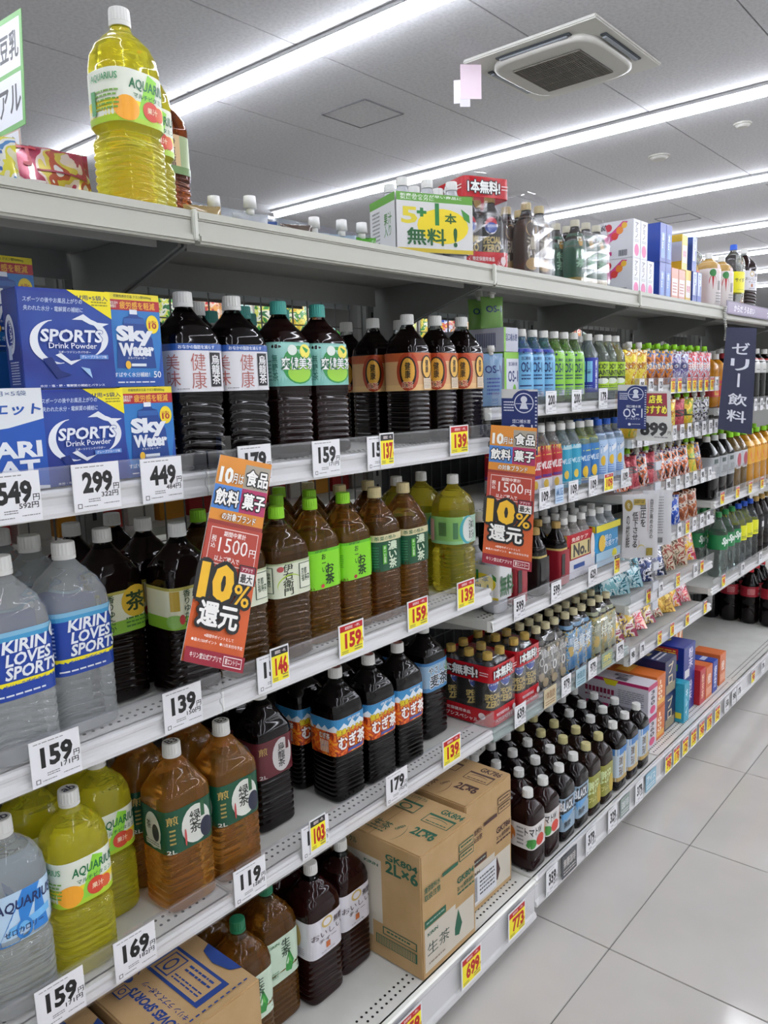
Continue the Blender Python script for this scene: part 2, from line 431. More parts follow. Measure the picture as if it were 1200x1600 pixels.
# lamp strips
EM = M('#f4f7ff', .5, emit=STRIP_POWER, name='lamp_tube'); LB = M('#c9c9cc', .4)
for i, x in enumerate(SX):
    y1 = 5.75 if i == 2 else 6.0
    e = empty('ceiling_light', (x, 0, ZC), f"long white linear ceiling light, {ORD[i]} across the aisle counted from the camera", 'light', 'linear ceiling lights')
    q = MB(); q.box(-.055, -8.9, -.02, .055, y1, 0, LB, .004); q.obj('lamp_housing', e)
    q = MB(); q.box(-.026, -8.88, -.062, .026, y1-.02, -.021, EM, .008); q.obj('lamp_tube', e)
# air conditioner cassette
e = empty('air_conditioner', (4.21, 2.225, ZC), 'white square ceiling air conditioner cassette with dark grille', 'air conditioner')
ACW = M('#c3c2bc', .45); GR = M('#6f6b64', .6); SL = M('#3a3f44', .3)
q = MB(); q.box(-.41, -.39, -.022, .41, .39, 0, ACW, .006); q.obj('panel', e)
q = MB(); 
rg = [[(.33*a[0], .31*a[1], zz) for a in [(abs(math.cos(t))**.45*(1 if math.cos(t) > 0 else -1), abs(math.sin(t))**.45*(1 if math.sin(t) > 0 else -1)) for t in [2*math.pi*k/40 for k in range(40)]]] for zz in (-.022, -.045)]
rg.append([(x*.94, y*.94, -.052) for x, y, z in rg[1]])
q.loft(rg, ACW); q.obj('intake_cover', e)
q = MB(); q.box(-.20, -.20, -.056, .20, .20, -.05, M('#4a4845', .7)); 
for k in range(34): q.box(-.2, -.198+k*.0119, -.060, .2, -.198+k*.0119+.006, -.055, GR)
for k in range(5): q.box(-.2+.1*k-.002, -.2, -.061, -.2+.1*k+.002, .2, -.055, GR)
q.obj('grille', e)['kind'] = 'stuff'
for k in range(4):
    a = k*math.pi/2; q = MB(); q.box(-.22, -.355, -.03, .22, -.318, -.021, SL, .004); q.box(-.2, -.345, -.038, .2, -.322, -.028, M('#8b9096', .3), .003)
    q.obj('air_outlet', e, rz=a)
q = MB()
PK = M('#dcc9d4', .6)
pp = [(3.80, 2.62), (3.97, 2.50)]
def sheet(xa, ya, xb, yb, z0, z1, m):
    q.add([(xa, ya, z1), (xb, yb, z1), (xb, yb, z0), (xa, ya, z0), (xa-.002, ya-.002, z1), (xb-.002, yb-.002, z1), (xb-.002, yb-.002, z0), (xa-.002, ya-.002, z0)], [(0, 1, 2, 3), (7, 6, 5, 4), (0, 4, 5, 1), (1, 5, 6, 2), (2, 6, 7, 3), (3, 7, 4, 0)], m)
sheet(3.79, 2.625, 3.875, 2.545, ZC-.20, ZC-.0235, PK); sheet(3.775, 2.66, 3.80, 2.622, ZC-.22, ZC-.10, M('#d8d6e2', .6)); sheet(3.79, 2.63, 3.83, 2.59, ZC-.24, ZC-.19, M('#cfcbd6', .6))
tagp(q.obj('taped_paper'), 'pale pink paper sheet taped to the corner of the air conditioner', 'paper')
# hatches and detectors
for k, (x, y) in enumerate(((4.03, 3.56), (9.0, 3.35))):
    q = MB(); F = M('#6d6d70', .6)
    for a in ((-.19, -.19, .19, -.182), (-.19, .182, .19, .19), (-.19, -.182, -.182, .182), (.182, -.182, .19, .182)): q.box(a[0], a[1], -.006, a[2], a[3], 0, F)
    q.box(-.18, -.18, -.003, .18, .18, 0, CEIL)
    tagp(q.obj('access_hatch', loc=(x, y, ZC)), ('square ceiling access hatch between the first lights' if k == 0 else 'small far ceiling access hatch above the boxed drinks'), 'hatch')
for k, (x, y, r) in enumerate(((6.44, 2.56, .085), (6.09, 1.83, .06))):
    q = MB(); q.cyl((0, 0, -.012), r, .012, ACW, 28); q.cyl((0, 0, -.03), r*.6, .018, ACW, 24, r2=r*.85)
    tagp(q.obj('ceiling_detector', loc=(x, y, ZC)), ('larger round ceiling speaker left of the small detector' if k == 0 else 'small round smoke detector at the right of the ceiling'), 'detector')

# ------------------------------------------------------------------ gondola shelving
X0 = .8215; BW = .9; YB = 1.53; YF = 1.12
JX = [X0+BW*k for k in range(-1, 6)]
def deckparts(e, x0, x1, yf, yb, z, zr0, zr1, rail=True, railcol=RAIL, holes=True, arms=True):
    q = MB(); q.box(x0+.002, yf+.006, z-.028, x1-.002, yb, z, DECK, .002); q.obj('deck', e)
    q = MB()
    pr = [(yf+.012, z), (yf-.001, z), (yf-.005, z-.004), (yf-.004, z-.009), (yf+.001, z-.013), (yf+.001, zr0+.019), (yf-.004, zr0+.015), (yf-.0065, zr0+.008), (yf-.005, zr0+.001), (yf+.012, zr0)]
    n = len(pr); q.add([(x0+.001, a, b) for a, b in pr]+[(x1-.001, a, b) for a, b in pr], [tuple(range(n)), tuple(range(n, 2*n))[::-1]]+[(i, n+i, n+(i+1) % n, (i+1) % n) for i in range(n)], railcol)
    q.obj('price_rail', e)
    q = MB(); q.box(x0+.002, yf-.010, zr0+.002, x1-.002, yf-.0085, zr1, RAILF); q.box(x0+.002, yf-.0085, zr1-.004, x1-.002, yf-.004, zr1, RAILF); q.obj('clear_rail', e)
    if arms:
        for x in (x0+.008, x1-.008):
            q = MB(); pts = [(yf+.03, z-.029), (yb, z-.029), (yb, z-.07), (1.35, z-.06)]; n = 4
            vs = [(x-.002, p, r_) for p, r_ in pts]+[(x+.002, p, r_) for p, r_ in pts]
            q.add(vs, [(3, 2, 1, 0), (4, 5, 6, 7)]+[(i, (i+1) % n, n+(i+1) % n, n+i) for i in range(n)], M('#9a9b96', .45)); q.obj('shelf_arm', e)
    if holes:
        q = MB(); n = int((x1-x0-.04)/.0155)
        for r_ in (yf+.035, yf+.053):
            for k in range(n): q.cyl((x0+.02+k*.0155, r_, z-.001), .0032, .0016, BLACK, 6, smooth=False)
        q.obj('perforation', e)['kind'] = 'stuff'
def shelf(x0, x1, z, zr0, zr1, label, yf=YF, yb=YB-.024, name='shelf', **k):
    e = empty(name, (0, 0, 0), label, 'shelf', 'gondola shelves'); deckparts(e, x0, x1, yf, yb, z, zr0, zr1, **k); return e
BN = ['left end bay', 'near bay', 'middle bay', 'jelly drink bay', 'far right bay', 'last bay']
TN = ['upper', 'second', 'third', 'fourth', 'fifth', 'sixth']
LEV = {0: [(1.355, 1.312, 1.39), (.95, .912, .992), (.545, .518, .603)], 1: [(1.355, 1.312, 1.39), (.95, .912, .992), (.545, .518, .603)],
       2: [(1.43, 1.398, 1.47), (1.155, 1.125, 1.191), (.855, .825, .902), (.54, .508, .575)],
       3: [(1.47, 1.436, 1.497), (1.285, 1.255, 1.318), (1.085, 1.054, 1.118), (.89, .858, .927), (.685, .653, .726), (.49, .458, .53)],
       4: [(1.36, 1.328, 1.395), (.95, .918, .992), (.555, .522, .6)], 5: [(1.36, 1.328, 1.395), (.95, .918, .992), (.555, .522, .6)]}
for b, L in LEV.items():
    for t, (z, a, c) in enumerate(L):
        gr = M('#8fa39a', .4) if (b == 2 and t == 3) else RAIL
        shelf(JX[b], JX[b+1], z, a, c, f"white steel {TN[t]} shelf with clear price rail, {BN[b]}", holes=(b < 2 or b == 2), railcol=gr)
for b in range(6):
    e = empty('base_shelf', (0, 0, 0), f"low white base shelf deck near the floor, {BN[b]}", 'shelf', 'gondola base shelves')
    deckparts(e, JX[b], JX[b+1], .985, YB-.024, .15, .065 if b > 1 else .035, .165 if b > 1 else .14, arms=False)
    q = MB(); q.box(JX[b]+.002, 1.03, 0, JX[b+1]-.002, 1.05, .122, M('#4b4c4a', .6)); q.obj('kick_plate', e)
# top shelves
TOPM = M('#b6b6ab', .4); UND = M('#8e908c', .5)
for b in range(-1, 6):
    x0 = X0+BW*(b-1); x1 = x0+BW
    for side in (1, -1):
        e = empty('top_shelf', (0, 0, 0), f"pale grey {'front' if side == 1 else 'rear'} top shelf board with moulded lip, {(['outermost left bay']+BN)[b+1]}", 'shelf', 'gondola top shelves')
        def Yc(y): return y if side == 1 else YB+(YB-y)*.66
        def bx(q, xa, ya, za, xb, yb, zb, m, bev=0):
            a, c = sorted((Yc(ya), Yc(yb))); q.box(xa, a, za, xb, c, zb, m, bev)
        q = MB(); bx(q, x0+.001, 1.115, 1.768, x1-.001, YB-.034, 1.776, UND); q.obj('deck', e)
        q = MB()
        bx(q, x0+.0015, 1.096, 1.771, x1-.0015, 1.116, 1.786, TOPM, .003)
        if side == 1: bx(q, x0+.0015, 1.100, 1.748, x1-.0015, 1.116, 1.772, TOPM, .002); bx(q, x0+.0015, 1.094, 1.734, x1-.0015, 1.118, 1.750, TOPM, .004)
        else: bx(q, x0+.0015, 1.100, 1.762, x1-.0015, 1.116, 1.772, TOPM, .002)
        q.obj('front_lip', e)
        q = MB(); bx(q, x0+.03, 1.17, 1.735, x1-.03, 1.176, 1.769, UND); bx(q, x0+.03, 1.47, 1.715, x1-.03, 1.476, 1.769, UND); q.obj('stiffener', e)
        for xx in (x0+.006, x1-.006):
            q = MB(); pts = [(1.14, 1.767), (YB-.034, 1.767), (YB-.034, 1.54), (1.49, 1.56), (1.47, 1.60), (1.43, 1.635), (1.32, 1.68), (1.14, 1.735 if side == 1 else 1.755)]
            n = len(pts); vs = [(xx-.003, Yc(a), b_) for a, b_ in pts]+[(xx+.003, Yc(a), b_) for a, b_ in pts]
            q.add(vs, [tuple(range(n))[::-1], tuple(range(n, 2*n))]+[(i, (i+1) % n, n+(i+1) % n, n+i) for i in range(n)], M('#6f716e', .45)); q.obj('bracket', e)
        if side == 1 and b >= 0:
            q = MB(); q.box(x1-.010, 1.0905, 1.738, x1-.0005, 1.10, 1.787, M('#cfd0c6', .35), .002); q.obj('joint_clip', e)
# frame: uprights, brackets, wire backs
e = empty('gondola_frame', (0, 0, 0), 'grey steel gondola frame of uprights, brackets and wire back panels', 'shelving')
POST = M('#7d7f7c', .45); WIRE = M('#6c6d6b', .4, .3)
for x in [X0-2*BW]+JX:
    q = MB(); q.box(x-.022, YB-.02, 0, x+.022, YB+.02, 1.78, POST, .003)
    for z in range(0, 34): q.box(x-.004, YB-.0215, .2+z*.045, x+.004, YB-.0195, .2+z*.045+.02, BLACK)
    q.obj('upright', e)
for k in range(7):
    x0 = X0+BW*(k-2)+.024; x1 = x0+BW-.048; q = MB()
    nv = 17
    for i in range(nv):
        x = x0+(x1-x0)*i/(nv-1); q.box(x-.0014, YB-.0014, .15, x+.0014, YB+.0014, 1.762, WIRE)
    z = .16
    for z in [.16+.1*i for i in range(16)]+[1.735, 1.755]: q.box(x0, YB-.003, z-.0014, x1, YB-.0004, z+.0014, WIRE)
    q.obj('wire_back', e)['kind'] = 'stuff'
    q = MB(); q.box(x0, YB+.006, .16, x1, YB+.012, .90 if k < 3 else 1.38, M('#2c2d2d', .6)); q.obj('back_or_shade_panel', e)  # dark sheet added behind the wire, standing in for deep shade between shelves

# ------------------------------------------------------------------ cartons, tags, pouches
def box_mesh(w, d, h, base, front=(), left=(), top=(), right=(), ltop=(), bev=.0012, name='carton', rough=.35):
    q = MB(); q.box(-w/2, 0, 0, w/2, d, h, asmat(base, rough), bev)
    if front: printed(q, front, w, h, plane_map((-w/2, 0, 0), (1, 0, 0), (0, 0, 1), (0, -1, 0)), rough=rough)
    if left: printed(q, left, d, h, plane_map((-w/2, d, 0), (0, -1, 0), (0, 0, 1), (-1, 0, 0)), rough=rough)
    if right: printed(q, right, d, h, plane_map((w/2, 0, 0), (0, 1, 0), (0, 0, 1), (1, 0, 0)), rough=rough)
    if top: printed(q, top, w, d, plane_map((-w/2, 0, h), (1, 0, 0), (0, 1, 0), (0, 0, 1)), rough=rough)
    if ltop: printed(q, ltop, d, w, plane_map((-w/2, d, h), (0, -1, 0), (1, 0, 0), (0, 0, 1)), rough=rough)
    return q.mesh(name)
def carton(me, x, y, z, label, group=None, rz=0, cat='carton', name='carton'):
    return tagp(mobj(name, me, None, (x, y, z), rz), label, cat, group)
K = '#1c1c1c'; RED = '#b3161c'; YEL = '#f3e62c'
def tag_mesh(price, sub=None, sale=False, w=.078, h=.072, top=RED):
    bg = [('r', .02, .02, .98, .98, '#e9e9ec')]; its = []
    if sale:
        its = [('r', .05, .08, .95, .78, YEL), ('r', .05, .78, .95, .96, top), ('t', '期間限定　一押し', .55, .87, .6, .09, '#f0e0e0'),
               ('t', price, .56, .48, .62, .42, RED, {'b': .045}), ('t', '円', .92, .36, .09, .1, RED), ('n', .1, .1, .35, .2, 2, '#6b6b50'), ('n', .6, .1, .9, .26, 2, '#6b6b50')]
    else:
        its = [('n', .08, .9, .7, .95, 1, '#8a8a8a'), ('t', price, .52, .60, .60, .40, K, {'b': .045}), ('t', '円', .91, .47, .12, .13, K)]
        if sub: its += [('t', sub+'円', .76, .32, .36, .12, K, {'b': .02})]
        its += [('n', .3, .17, .55, .26, 2, '#777777'), ('n', .62, .10, .95, .14, 1, '#777777'), ('r', .07, .07, .16, .17, '#555555'), ('r', .085, .085, .145, .155, '#e9e9ec'), ('n', .2, .08, .5, .12, 1, '#777777')]
    q = MB(); q.box(-w/2, 0, 0, w/2, .0012, h, PAPER); printed(q, bg+its, w, h, plane_map((-w/2, 0, 0), (1, 0, 0), (0, 0, 1), (0, -1, 0)), off0=.0003, doff=.00008, rough=.5)
    return q.mesh('price_tag')
_tm = {}
def tag(x, z, price, label, sub=None, sale=False, y=YF-.0125, w=.078, h=.072, rz=0, group=None, **k):
    key = (price, sub, sale, w, h)
    if key not in _tm: _tm[key] = tag_mesh(price, sub, sale, w, h, **k)
    return tagp(mobj('price_tag', _tm[key], None, (x, y, z-h/2), rz), label, 'price tag', group)
def pouch_mesh(w, h, t, mat, items=(), spout=None, capc='#7cc21a', crimp=True, tilt=0, seed=0):
    """pillow pouch standing on z=0, front faces -Y"""
    rr = random.Random(seed); ph = [rr.uniform(0, 6) for _ in range(4)]
    nx, nz = 12, 14
    def bulge(u, v):   # 0..1
        b = max(0, math.sin(math.pi*u))**.55*max(0, math.sin(math.pi*min(1, v*.93+.07)))**.6
        return t/2*b*(1+.10*math.sin(9*v+ph[0])*math.sin(7*u+ph[1]))
    def P(u, v, s, k=0):
        x = (u-.5)*w*(1-.05*math.sin(math.pi*v)); wr = .0012*math.sin(30*u+ph[2])*(1 if v > .9 or v < .06 else .3)
        return (x, -s*(bulge(u, v)+k)+wr+tilt*v*h, v*h)
    q = MB()
    for s in (1, -1):
        vs = [P(i/nx, j/nz, s) for j in range(nz+1) for i in range(nx+1)]
        fs = [(j*(nx+1)+i, j*(nx+1)+i+1, (j+1)*(nx+1)+i+1, (j+1)*(nx+1)+i) for j in range(nz) for i in range(nx)]
        if s < 0: fs = [f[::-1] for f in fs]
        q.add(vs, fs, mat, True)
    if items: printed(q, items, w, h, lambda x, y, o: P(min(max(x/w, 0), 1), min(max(y/h, 0), 1), 1, o+.0006), step=.012, rough=.3)
    body = q.mesh('pouch_body'); sp = None
    if spout:
        r, hh = spout; q = MB(); q.cyl((0, tilt*h, 0), r*.62, hh*.45, M('#e8e8e4', .4), 14); q.cyl((0, tilt*h, hh*.35), r, hh*.65, asmat(capc, .4), 16, r2=r*.88); sp = q.mesh('spout_cap')
    return body, sp, h
def pouch(pm, x, y, z, label, group, rz=0, name='drink_pouch', cat='pouch', lean=0):
    e = empty(name, (x, y, z), label, cat, group, rz)
    if lean: e.rotation_euler = (lean, 0, rz); e.location.z += abs(math.sin(lean))*.024
    mobj('pouch_body', pm[0], e)
    if pm[1]: mobj('spout_cap', pm[1], e, (0, 0, pm[2]-.004))
    return e

# ------------------------------------------------------------------ two-litre bottles of the near bays
G1, G2 = '#0d4a33', '#f1efe4'
TEAL = '#3f9f94'; LIME = '#8fd425'; BEIGE = '#c9bb8c'
D = {}
D['oolong'] = Design('black oolong tea bottle, blue-edged white label', prof_sq, .31, dark('#070404'), [
    ('band', .86, 1, '#2d559e'), ('t', 'おなかの脂肪を減らす', .5, .93, .7, .08, '#e6edf5'), ('t', '健\n康', .5, .43, .3, .74, '#a8605a', {'b': -.002}), ('t', '美\n味', .02, .45, .28, .66, '#a8605a', {'b': -.002}),
    ('r', .74, .1, .96, .82, '#15151a'), ('t', '烏\n龍\n茶', .85, .46, .17, .62, '#efefef', {'b': .02}), ('n', .1, .04, .3, .08, 1, '#777777'), ('r', 1.18, .1, 1.3, .8, '#1a1a1e')],
    z=(.44, .705), base='#dcdce0', cap='w', uo=.10, ribs=(.05, .42, 7, .022), wav=.004, capr=.0175, caph=.026)
D['herbal'] = Design('herbal tea bottle with teal cap', prof_sq, .31, dark('#150606'), [
    ('band', 0, 1, '#79b5aa'), ('c', .62, .48, .42, .44, '#2f8f45'), ('c', .62, .30, .3, .22, '#93c83a'), ('c', .78, .80, .14, .16, '#e8dc50'), ('c', .45, .82, .12, .12, '#dfe9e0'),
    ('t', '爽健美茶', .60, .52, .84, .28, '#f4f7f4', {'b': .01, 'ol': '#1b5c3c', 'ow': .05}), ('t', '無\n糖\n茶', .06, .42, .1, .6, '#2f6a5c'), ('n', -.2, .1, 0, .6, 6, '#4c7f75')],
    z=(.46, .735), base='#8fc4ba', cap=TEAL, uo=.06, ribs=(.05, .43, 9, .02), capr=.0172, caph=.026)
D['redtea'] = Design('red herbal tea bottle with orange-brown label', prof_sq, .305, dark('#0c0404'), [
    ('band', 0, .16, '#d9b27a'), ('band', .78, 1, '#b5552a'), ('c', .1, .5, .36, .5, '#a33a1c'), ('c', .1, .5, .26, .40, '#1a0d08'), ('c', .1, .52, .20, .34, '#d9a23c'), ('t', '健\n康', .1, .54, .15, .42, '#241a10', {'b': .03}), ('t', '紅茶', .08, .16, .3, .16, '#a52a20', {'b': .03, 'ol': '#f0e0c0'}),
    ('c', .78, .62, .22, .32, '#1a0d08'), ('c', .78, .62, .18, .28, '#e0b050'), ('t', '健\n康', .78, .64, .13, .34, '#241a10', {'b': .03}), ('r', .64, .04, .94, .32, '#e8dcc8'), ('n', .66, .06, .92, .3, 6, '#8a6a4a')],
    z=(.41, .70), base='#cfa271', cap='w', uo=.15, ribs=(.05, .39, 9, .018), w=.088, capr=.0168, d=.09)
D['sports'] = Design('cloudy sports drink bottle, deep blue label', lambda w, d, h: prof_sq(w, d, h, 4.2, .36, .68), .31, M('#f4f8f9', .04, 0, .80, 1.33), [
    ('band', .86, 1, '#3f93c2'), ('band', .93, 1, '#7fb4cf'), ('band', .13, .27, '#f0e31f'), ('t', 'キリン ラブズ スポーツ', .6, .20, .7, .09, '#1c3f9e', {'shear': .2}),
    ('t', 'KIRIN', .58, .78, .60, .17, '#e9eef2', {'b': .03, 'shear': .18}), ('t', 'LOVES', .62, .585, .62, .17, '#e9eef2', {'b': .03, 'shear': .18}), ('t', 'SPORTS', .66, .39, .74, .17, '#e9eef2', {'b': .03, 'shear': .18}),
    ('c', 1.04, .87, .10, .11, '#dfe5ea'), ('t', 'Na', 1.04, .87, .1, .07, '#24408f'), ('n', .1, .04, .8, .1, 1, '#dfe5ea'), ('n', 1.3, .3, 1.8, .8, 8, '#b9cbe6')],
    z=(.335, .665), base='#1a3f97', cap='w', uo=.04, ribs=(.04, .33, 7, .018), w=.108, d=.10, wav=.004, fill=.97, capr=.0185, caph=.028)
D['fragrant'] = Design('dark green tea bottle, yellow-green label', prof_sq, .31, dark('#0e0504'), [
    ('band', 0, .3, '#7ba832'), ('band', .93, 1, '#a8a04c'), ('c', .72, .70, .28, .38, '#c3a02c'), ('t', '茶', .72, .70, .38, .44, '#16321c', {'b': .03}), ('t', '香\nり\nゆ\nた\nか', .24, .5, .14, .86, '#1f4020', {'b': .01}),
    ('r', -.06, .45, .10, .92, '#ad9238'), ('c', .0, .2, .16, .16, '#7fa857'), ('c', .13, .24, .05, .12, '#b23a3c'), ('n', .5, .08, .95, .36, 3, '#3f6a2a')],
    z=(.41, .655), base='#d6d6bb', cap='w', uo=-.05, ribs=(.05, .39, 8, .02), wav=.003, capr=.0165)
D['iemon'] = Design('green tea bottle, cream label and lime cap', prof_sq, .31, liquid('#7a5426', .8), [
    ('band', .95, 1, '#a7b58a'), ('t', '伊\n右\n衛\n門', .50, .5, .26, .90, '#202d1c', {'b': .012}), ('o', .55, .35, .30, .3, .12, 20, 200, '#a8c83a'), ('r', .78, .15, 1.1, .9, '#39513a'), ('r', .8, .17, 1.08, .88, '#dfe3cf'), ('t', '京都\n福寿園', .94, .55, .22, .4, '#2f4630'),
    ('r', -.1, .15, .18, .9, '#39513a'), ('r', -.08, .17, .16, .88, '#dfe3cf'), ('t', '茶葉\n二倍', .04, .55, .18, .4, '#2f4630'), ('c', .32, .84, .07, .08, '#b05050')],
    z=(.43, .655), base='#d5dac2', cap=LIME, uo=.18, ribs=(.04, .40, 8, .02), wav=.004, capr=.0165)
D['lime'] = Design('green tea bottle, bright lime label', lambda w, d, h: prof_pyr(w, d, h, 5), .31, liquid('#c48c34', .9), [
    ('band', .93, 1, '#5fb51c'), ('t', '伊藤園', .5, .965, .34, .05, '#14421c'), ('t', 'お\nー\nい', .56, .66, .12, .46, '#123016', {'b': .02}), ('t', 'お\n茶', .72, .36, .26, .52, '#123016', {'b': .035}), ('c', .5, .08, .05, .05, '#b23a3c'), ('n', .0, .35, .2, .7, 7, '#4c8a20'), ('n', -.4, .2, -.2, .8, 9, '#3f7a1c')],
    z=(.385, .66), base='#7fd022', cap=LIME, uo=.18, ribs=(.04, .38, 9, .02), w=.100, capr=.0165)
D['rich'] = Design('strong green tea bottle, dark green label', lambda w, d, h: prof_pyr(w, d, h, 5), .31, liquid('#b8803c', .9), [
    ('band', .82, 1, '#cfc79c'), ('t', '茶葉の極み', .5, .91, .7, .11, '#1d5a34'), ('t', '濃\nい', .72, .56, .32, .46, '#d8e6cc', {'b': .03}), ('t', '茶', .72, .18, .28, .26, '#d8e6cc', {'b': .03}), ('r', .36, .2, .50, .72, '#4fa02c'), ('t', 'お\nー\nい\nお\n茶', .43, .46, .08, .46, '#e5efd8'), ('n', .0, .1, .25, .7, 8, '#2e7a50')],
    z=(.385, .66), base='#0c4a2e', cap=BEIGE, uo=.18, ribs=(.04, .38, 9, .02), w=.096, capr=.0165)
D['gold'] = Design('golden green tea bottle, pale aqua label', lambda w, d, h: prof_round(w, d, h, 3), .31, liquid('#dccc3c', .85), [
    ('band', .0, .12, '#8fc38c'), ('r', .44, .0, 1.1, 1, '#b9d8c4'), ('c', .66, .5, .22, .44, '#e6ece6'), ('o', .62, .5, .28, .52, .3, 60, 300, '#4aa6b0'), ('t', '日本の\nあさみ', .76, .5, .2, .7, '#2a4a3c'), ('b', -.2, .3, .02, .8, 12, '#27402c'), ('r', .18, .2, .3, .8, '#4a7a50'), ('r', 1.1, .1, 1.3, .9, '#dfa8a0')],
    z=(.43, .66), base='#86b866', cap='w', uo=.18, ribs=(.04, .34, 8, .02), fill=.98, w=.108, d=.1)
D['aqua'] = Design('yellow sports drink bottle, green-white label', prof_round, .31, M('#fff646', .04, 0, .80, 1.34), [
    ('band', 0, .42, '#e9d72c'), ('band', 0, .12, '#a7c92c'), ('p', [(.34, .1), (.62, .1), (.78, .9), (.6, .98)], '#8ccf3c'), ('c', .2, .25, .2, .24, '#efa52a'), ('t', 'AQUARIUS', .62, .72, .74, .22, '#14683c', {'b': .02, 'shear': .12}), ('t', 'マルチビタミン', .62, .52, .62, .1, '#14683c'),
    ('c', .62, .28, .16, .19, '#c8402a'), ('c', .78, .27, .1, .14, '#d05a30'), ('t', '果汁', .64, .29, .2, .12, '#f3e0c0'), ('n', 1.2, .2, 1.7, .6, 5, '#6a9a30'), ('t', 'AQUARIUS', 1.45, .82, .5, .15, '#2a8a50'), ('r', 1.18, .15, 1.28, .6, '#2f8a40')],
    z=(.42, .67), base='#e2e6d6', cap='w', uo=.02, ribs=(.04, .33, 8, .02), fill=.97, w=.102, d=.09, capr=.017, caph=.027, captop=[('t', 'ab', .5, .5, .6, .5, '#2a2a40', {'b': .02})])
D['zero'] = Design('clear zero sports drink bottle, blue-white label', prof_round, .31, M('#f4f8f7', .04, 0, .80, 1.33), [
    ('p', [(.1, 0), (.42, 0), (.78, 1), (.52, 1)], '#2f7dc8'), ('p', [(.62, .1), (.86, .1), (.78, .86), (.7, .86)], '#2f7dc8'), ('p', [(.25, .2), (.9, .35), (.9, .5), (.3, .36)], '#6fb4e6'), ('t', 'AQUARIUS', .56, .74, .84, .22, '#1b2c5c', {'b': .02, 'shear': .12}), ('o', .5, .25, .12, .2, .3, 0, 360, '#2f7dc8'), ('t', 'ゼロカロリー', .5, .26, .55, .12, '#1b2c5c'), ('t', '2', .98, .24, .07, .14, '#1b2c5c')],
    z=(.40, .67), base='#b8d4ea', cap='w', uo=.0, ribs=(.04, .33, 8, .02), fill=.97, w=.108, capr=.0175, caph=.028, captop=[('t', 'ab', .5, .5, .6, .5, '#2a2a40', {'b': .02})])
D['amber'] = Design('amber green tea bottle, oval picture label', prof_pyr, .31, liquid('#dc9a40', .86), [
    ('c', .70, .5, .30, .44, '#d6d8cf'), ('t', '緑\n茶', .68, .56, .22, .5, '#1c241c', {'b': .015}), ('r', .80, .6, .88, .96, '#2a5a38'), ('c', .90, .32, .13, .24, '#23263a'), ('t', '煎', .24, .78, .2, .2, '#b79b52'), ('n', .18, .2, .28, .6, 4, '#b79b52'), ('t', '2L', .2, .07, .16, .09, '#d6d8cf'),
    ('c', -.2, .5, .22, .42, '#c3c5bb'), ('c', -.12, .46, .1, .2, '#2a2c3c'), ('r', -.42, .12, .0, .26, '#c9cbc0'), ('n', -.4, .14, -.02, .25, 2, '#555555'), ('t', '茶', -.3, .6, .12, .2, '#39443a'), ('c', .46, .3, .02, .2, '#b04040')],
    z=(.385, .655), base=G1, cap='w', uo=.12, ribs=(.04, .37, 7, .02), wav=.002, w=.106, d=.098, fill=.97, capr=.0172, caph=.027, captop=[('t', 'B3', .5, .5, .6, .5, '#3a3a3a', {'b': .02})])
D['oolong2'] = Design('dark oolong tea bottle, maroon oval label', prof_pyr, .31, dark('#0a0405'), [
    ('c', .74, .5, .26, .45, '#c6c2c0'), ('t', '烏\n龍\n茶', .72, .5, .18, .64, '#1c1c1c', {'b': .015}), ('r', .84, .6, .92, .96, '#5c1a20'), ('c', -.18, .5, .22, .4, '#8f8f96'), ('n', -.4, .1, -.02, .22, 2, '#aaaaaa'), ('t', '煎', .26, .76, .18, .2, '#a98b52'), ('t', '2L', .24, .08, .16, .09, '#c6c2c0')],
    z=(.40, .67), base='#5c2028', cap='w', uo=.12, ribs=(.04, .38, 7, .02), w=.106, d=.098)
MUG = art('barley_label', ['#8a2a10', '#c8461a', '#e0661c', '#eaa02c', '#d2501c'], 55, .3)
D['barley'] = Design('black barley tea bottle, orange mountain label', prof_sq, .31, dark('#050303'), [
    ('band', .72, 1, '#3a86b8'), ('p', [(-.5, .66), (-.4, .80), (-.3, .70), (-.2, .82), (-.1, .72), (.05, .84), (.15, .72), (.3, .86), (.42, .74), (.55, .9), (.66, .76), (.8, .86), (.95, .74), (1.1, .84), (1.2, .66)], '#dfe8ee'),
    ('t', '健康ミネラル', .5, .64, .8, .15, '#e8d22c', {'b': .03, 'ol': '#8a5a10'}), ('t', 'むぎ茶', .55, .34, .82, .36, '#f2f2ee', {'b': .04, 'ol': '#9a2a18', 'ow': .08}), ('r', .4, .04, .9, .13, '#4a5ca8'), ('t', '伊藤園', .6, .92, .4, .08, '#dfe8ee'), ('b', -.34, .1, -.08, .42, 10, '#f0ead8'), ('t', 'むぎ茶', -.2, .54, .3, .16, '#f2f2ee', {'b': .03, 'ol': '#7a2418'})],
    z=(.375, .66), base=MUG, cap='w', uo=.05, ribs=(.04, .37, 9, .02), wav=.003, captop=[('c', .5, .5, .4, .4, '#8a3a30'), ('t', '9', .5, .5, .2, .4, '#d8b0a0')], capr=.0168)
D['gentle'] = Design('barley tea bottle with sky blue label', prof_sq, .31, dark('#090506'), [
    ('band', 0, .14, '#4a86b8'), ('band', .9, 1, '#3a78b0'), ('c', .95, .6, .16, .3, '#3a8a4a'), ('t', 'やさしい', .5, .72, .76, .24, '#23303c', {'b': .02, 'ol': '#e8eef2'}), ('t', '麦茶', .52, .34, .72, .42, '#23303c', {'b': .03, 'ol': '#e8eef2'}), ('n', -.4, .2, -.1, .8, 6, '#55748a')],
    z=(.44, .70), base='#8fb2cc', cap='w', uo=.0, ribs=(.04, .42, 7, .018), wav=.003)
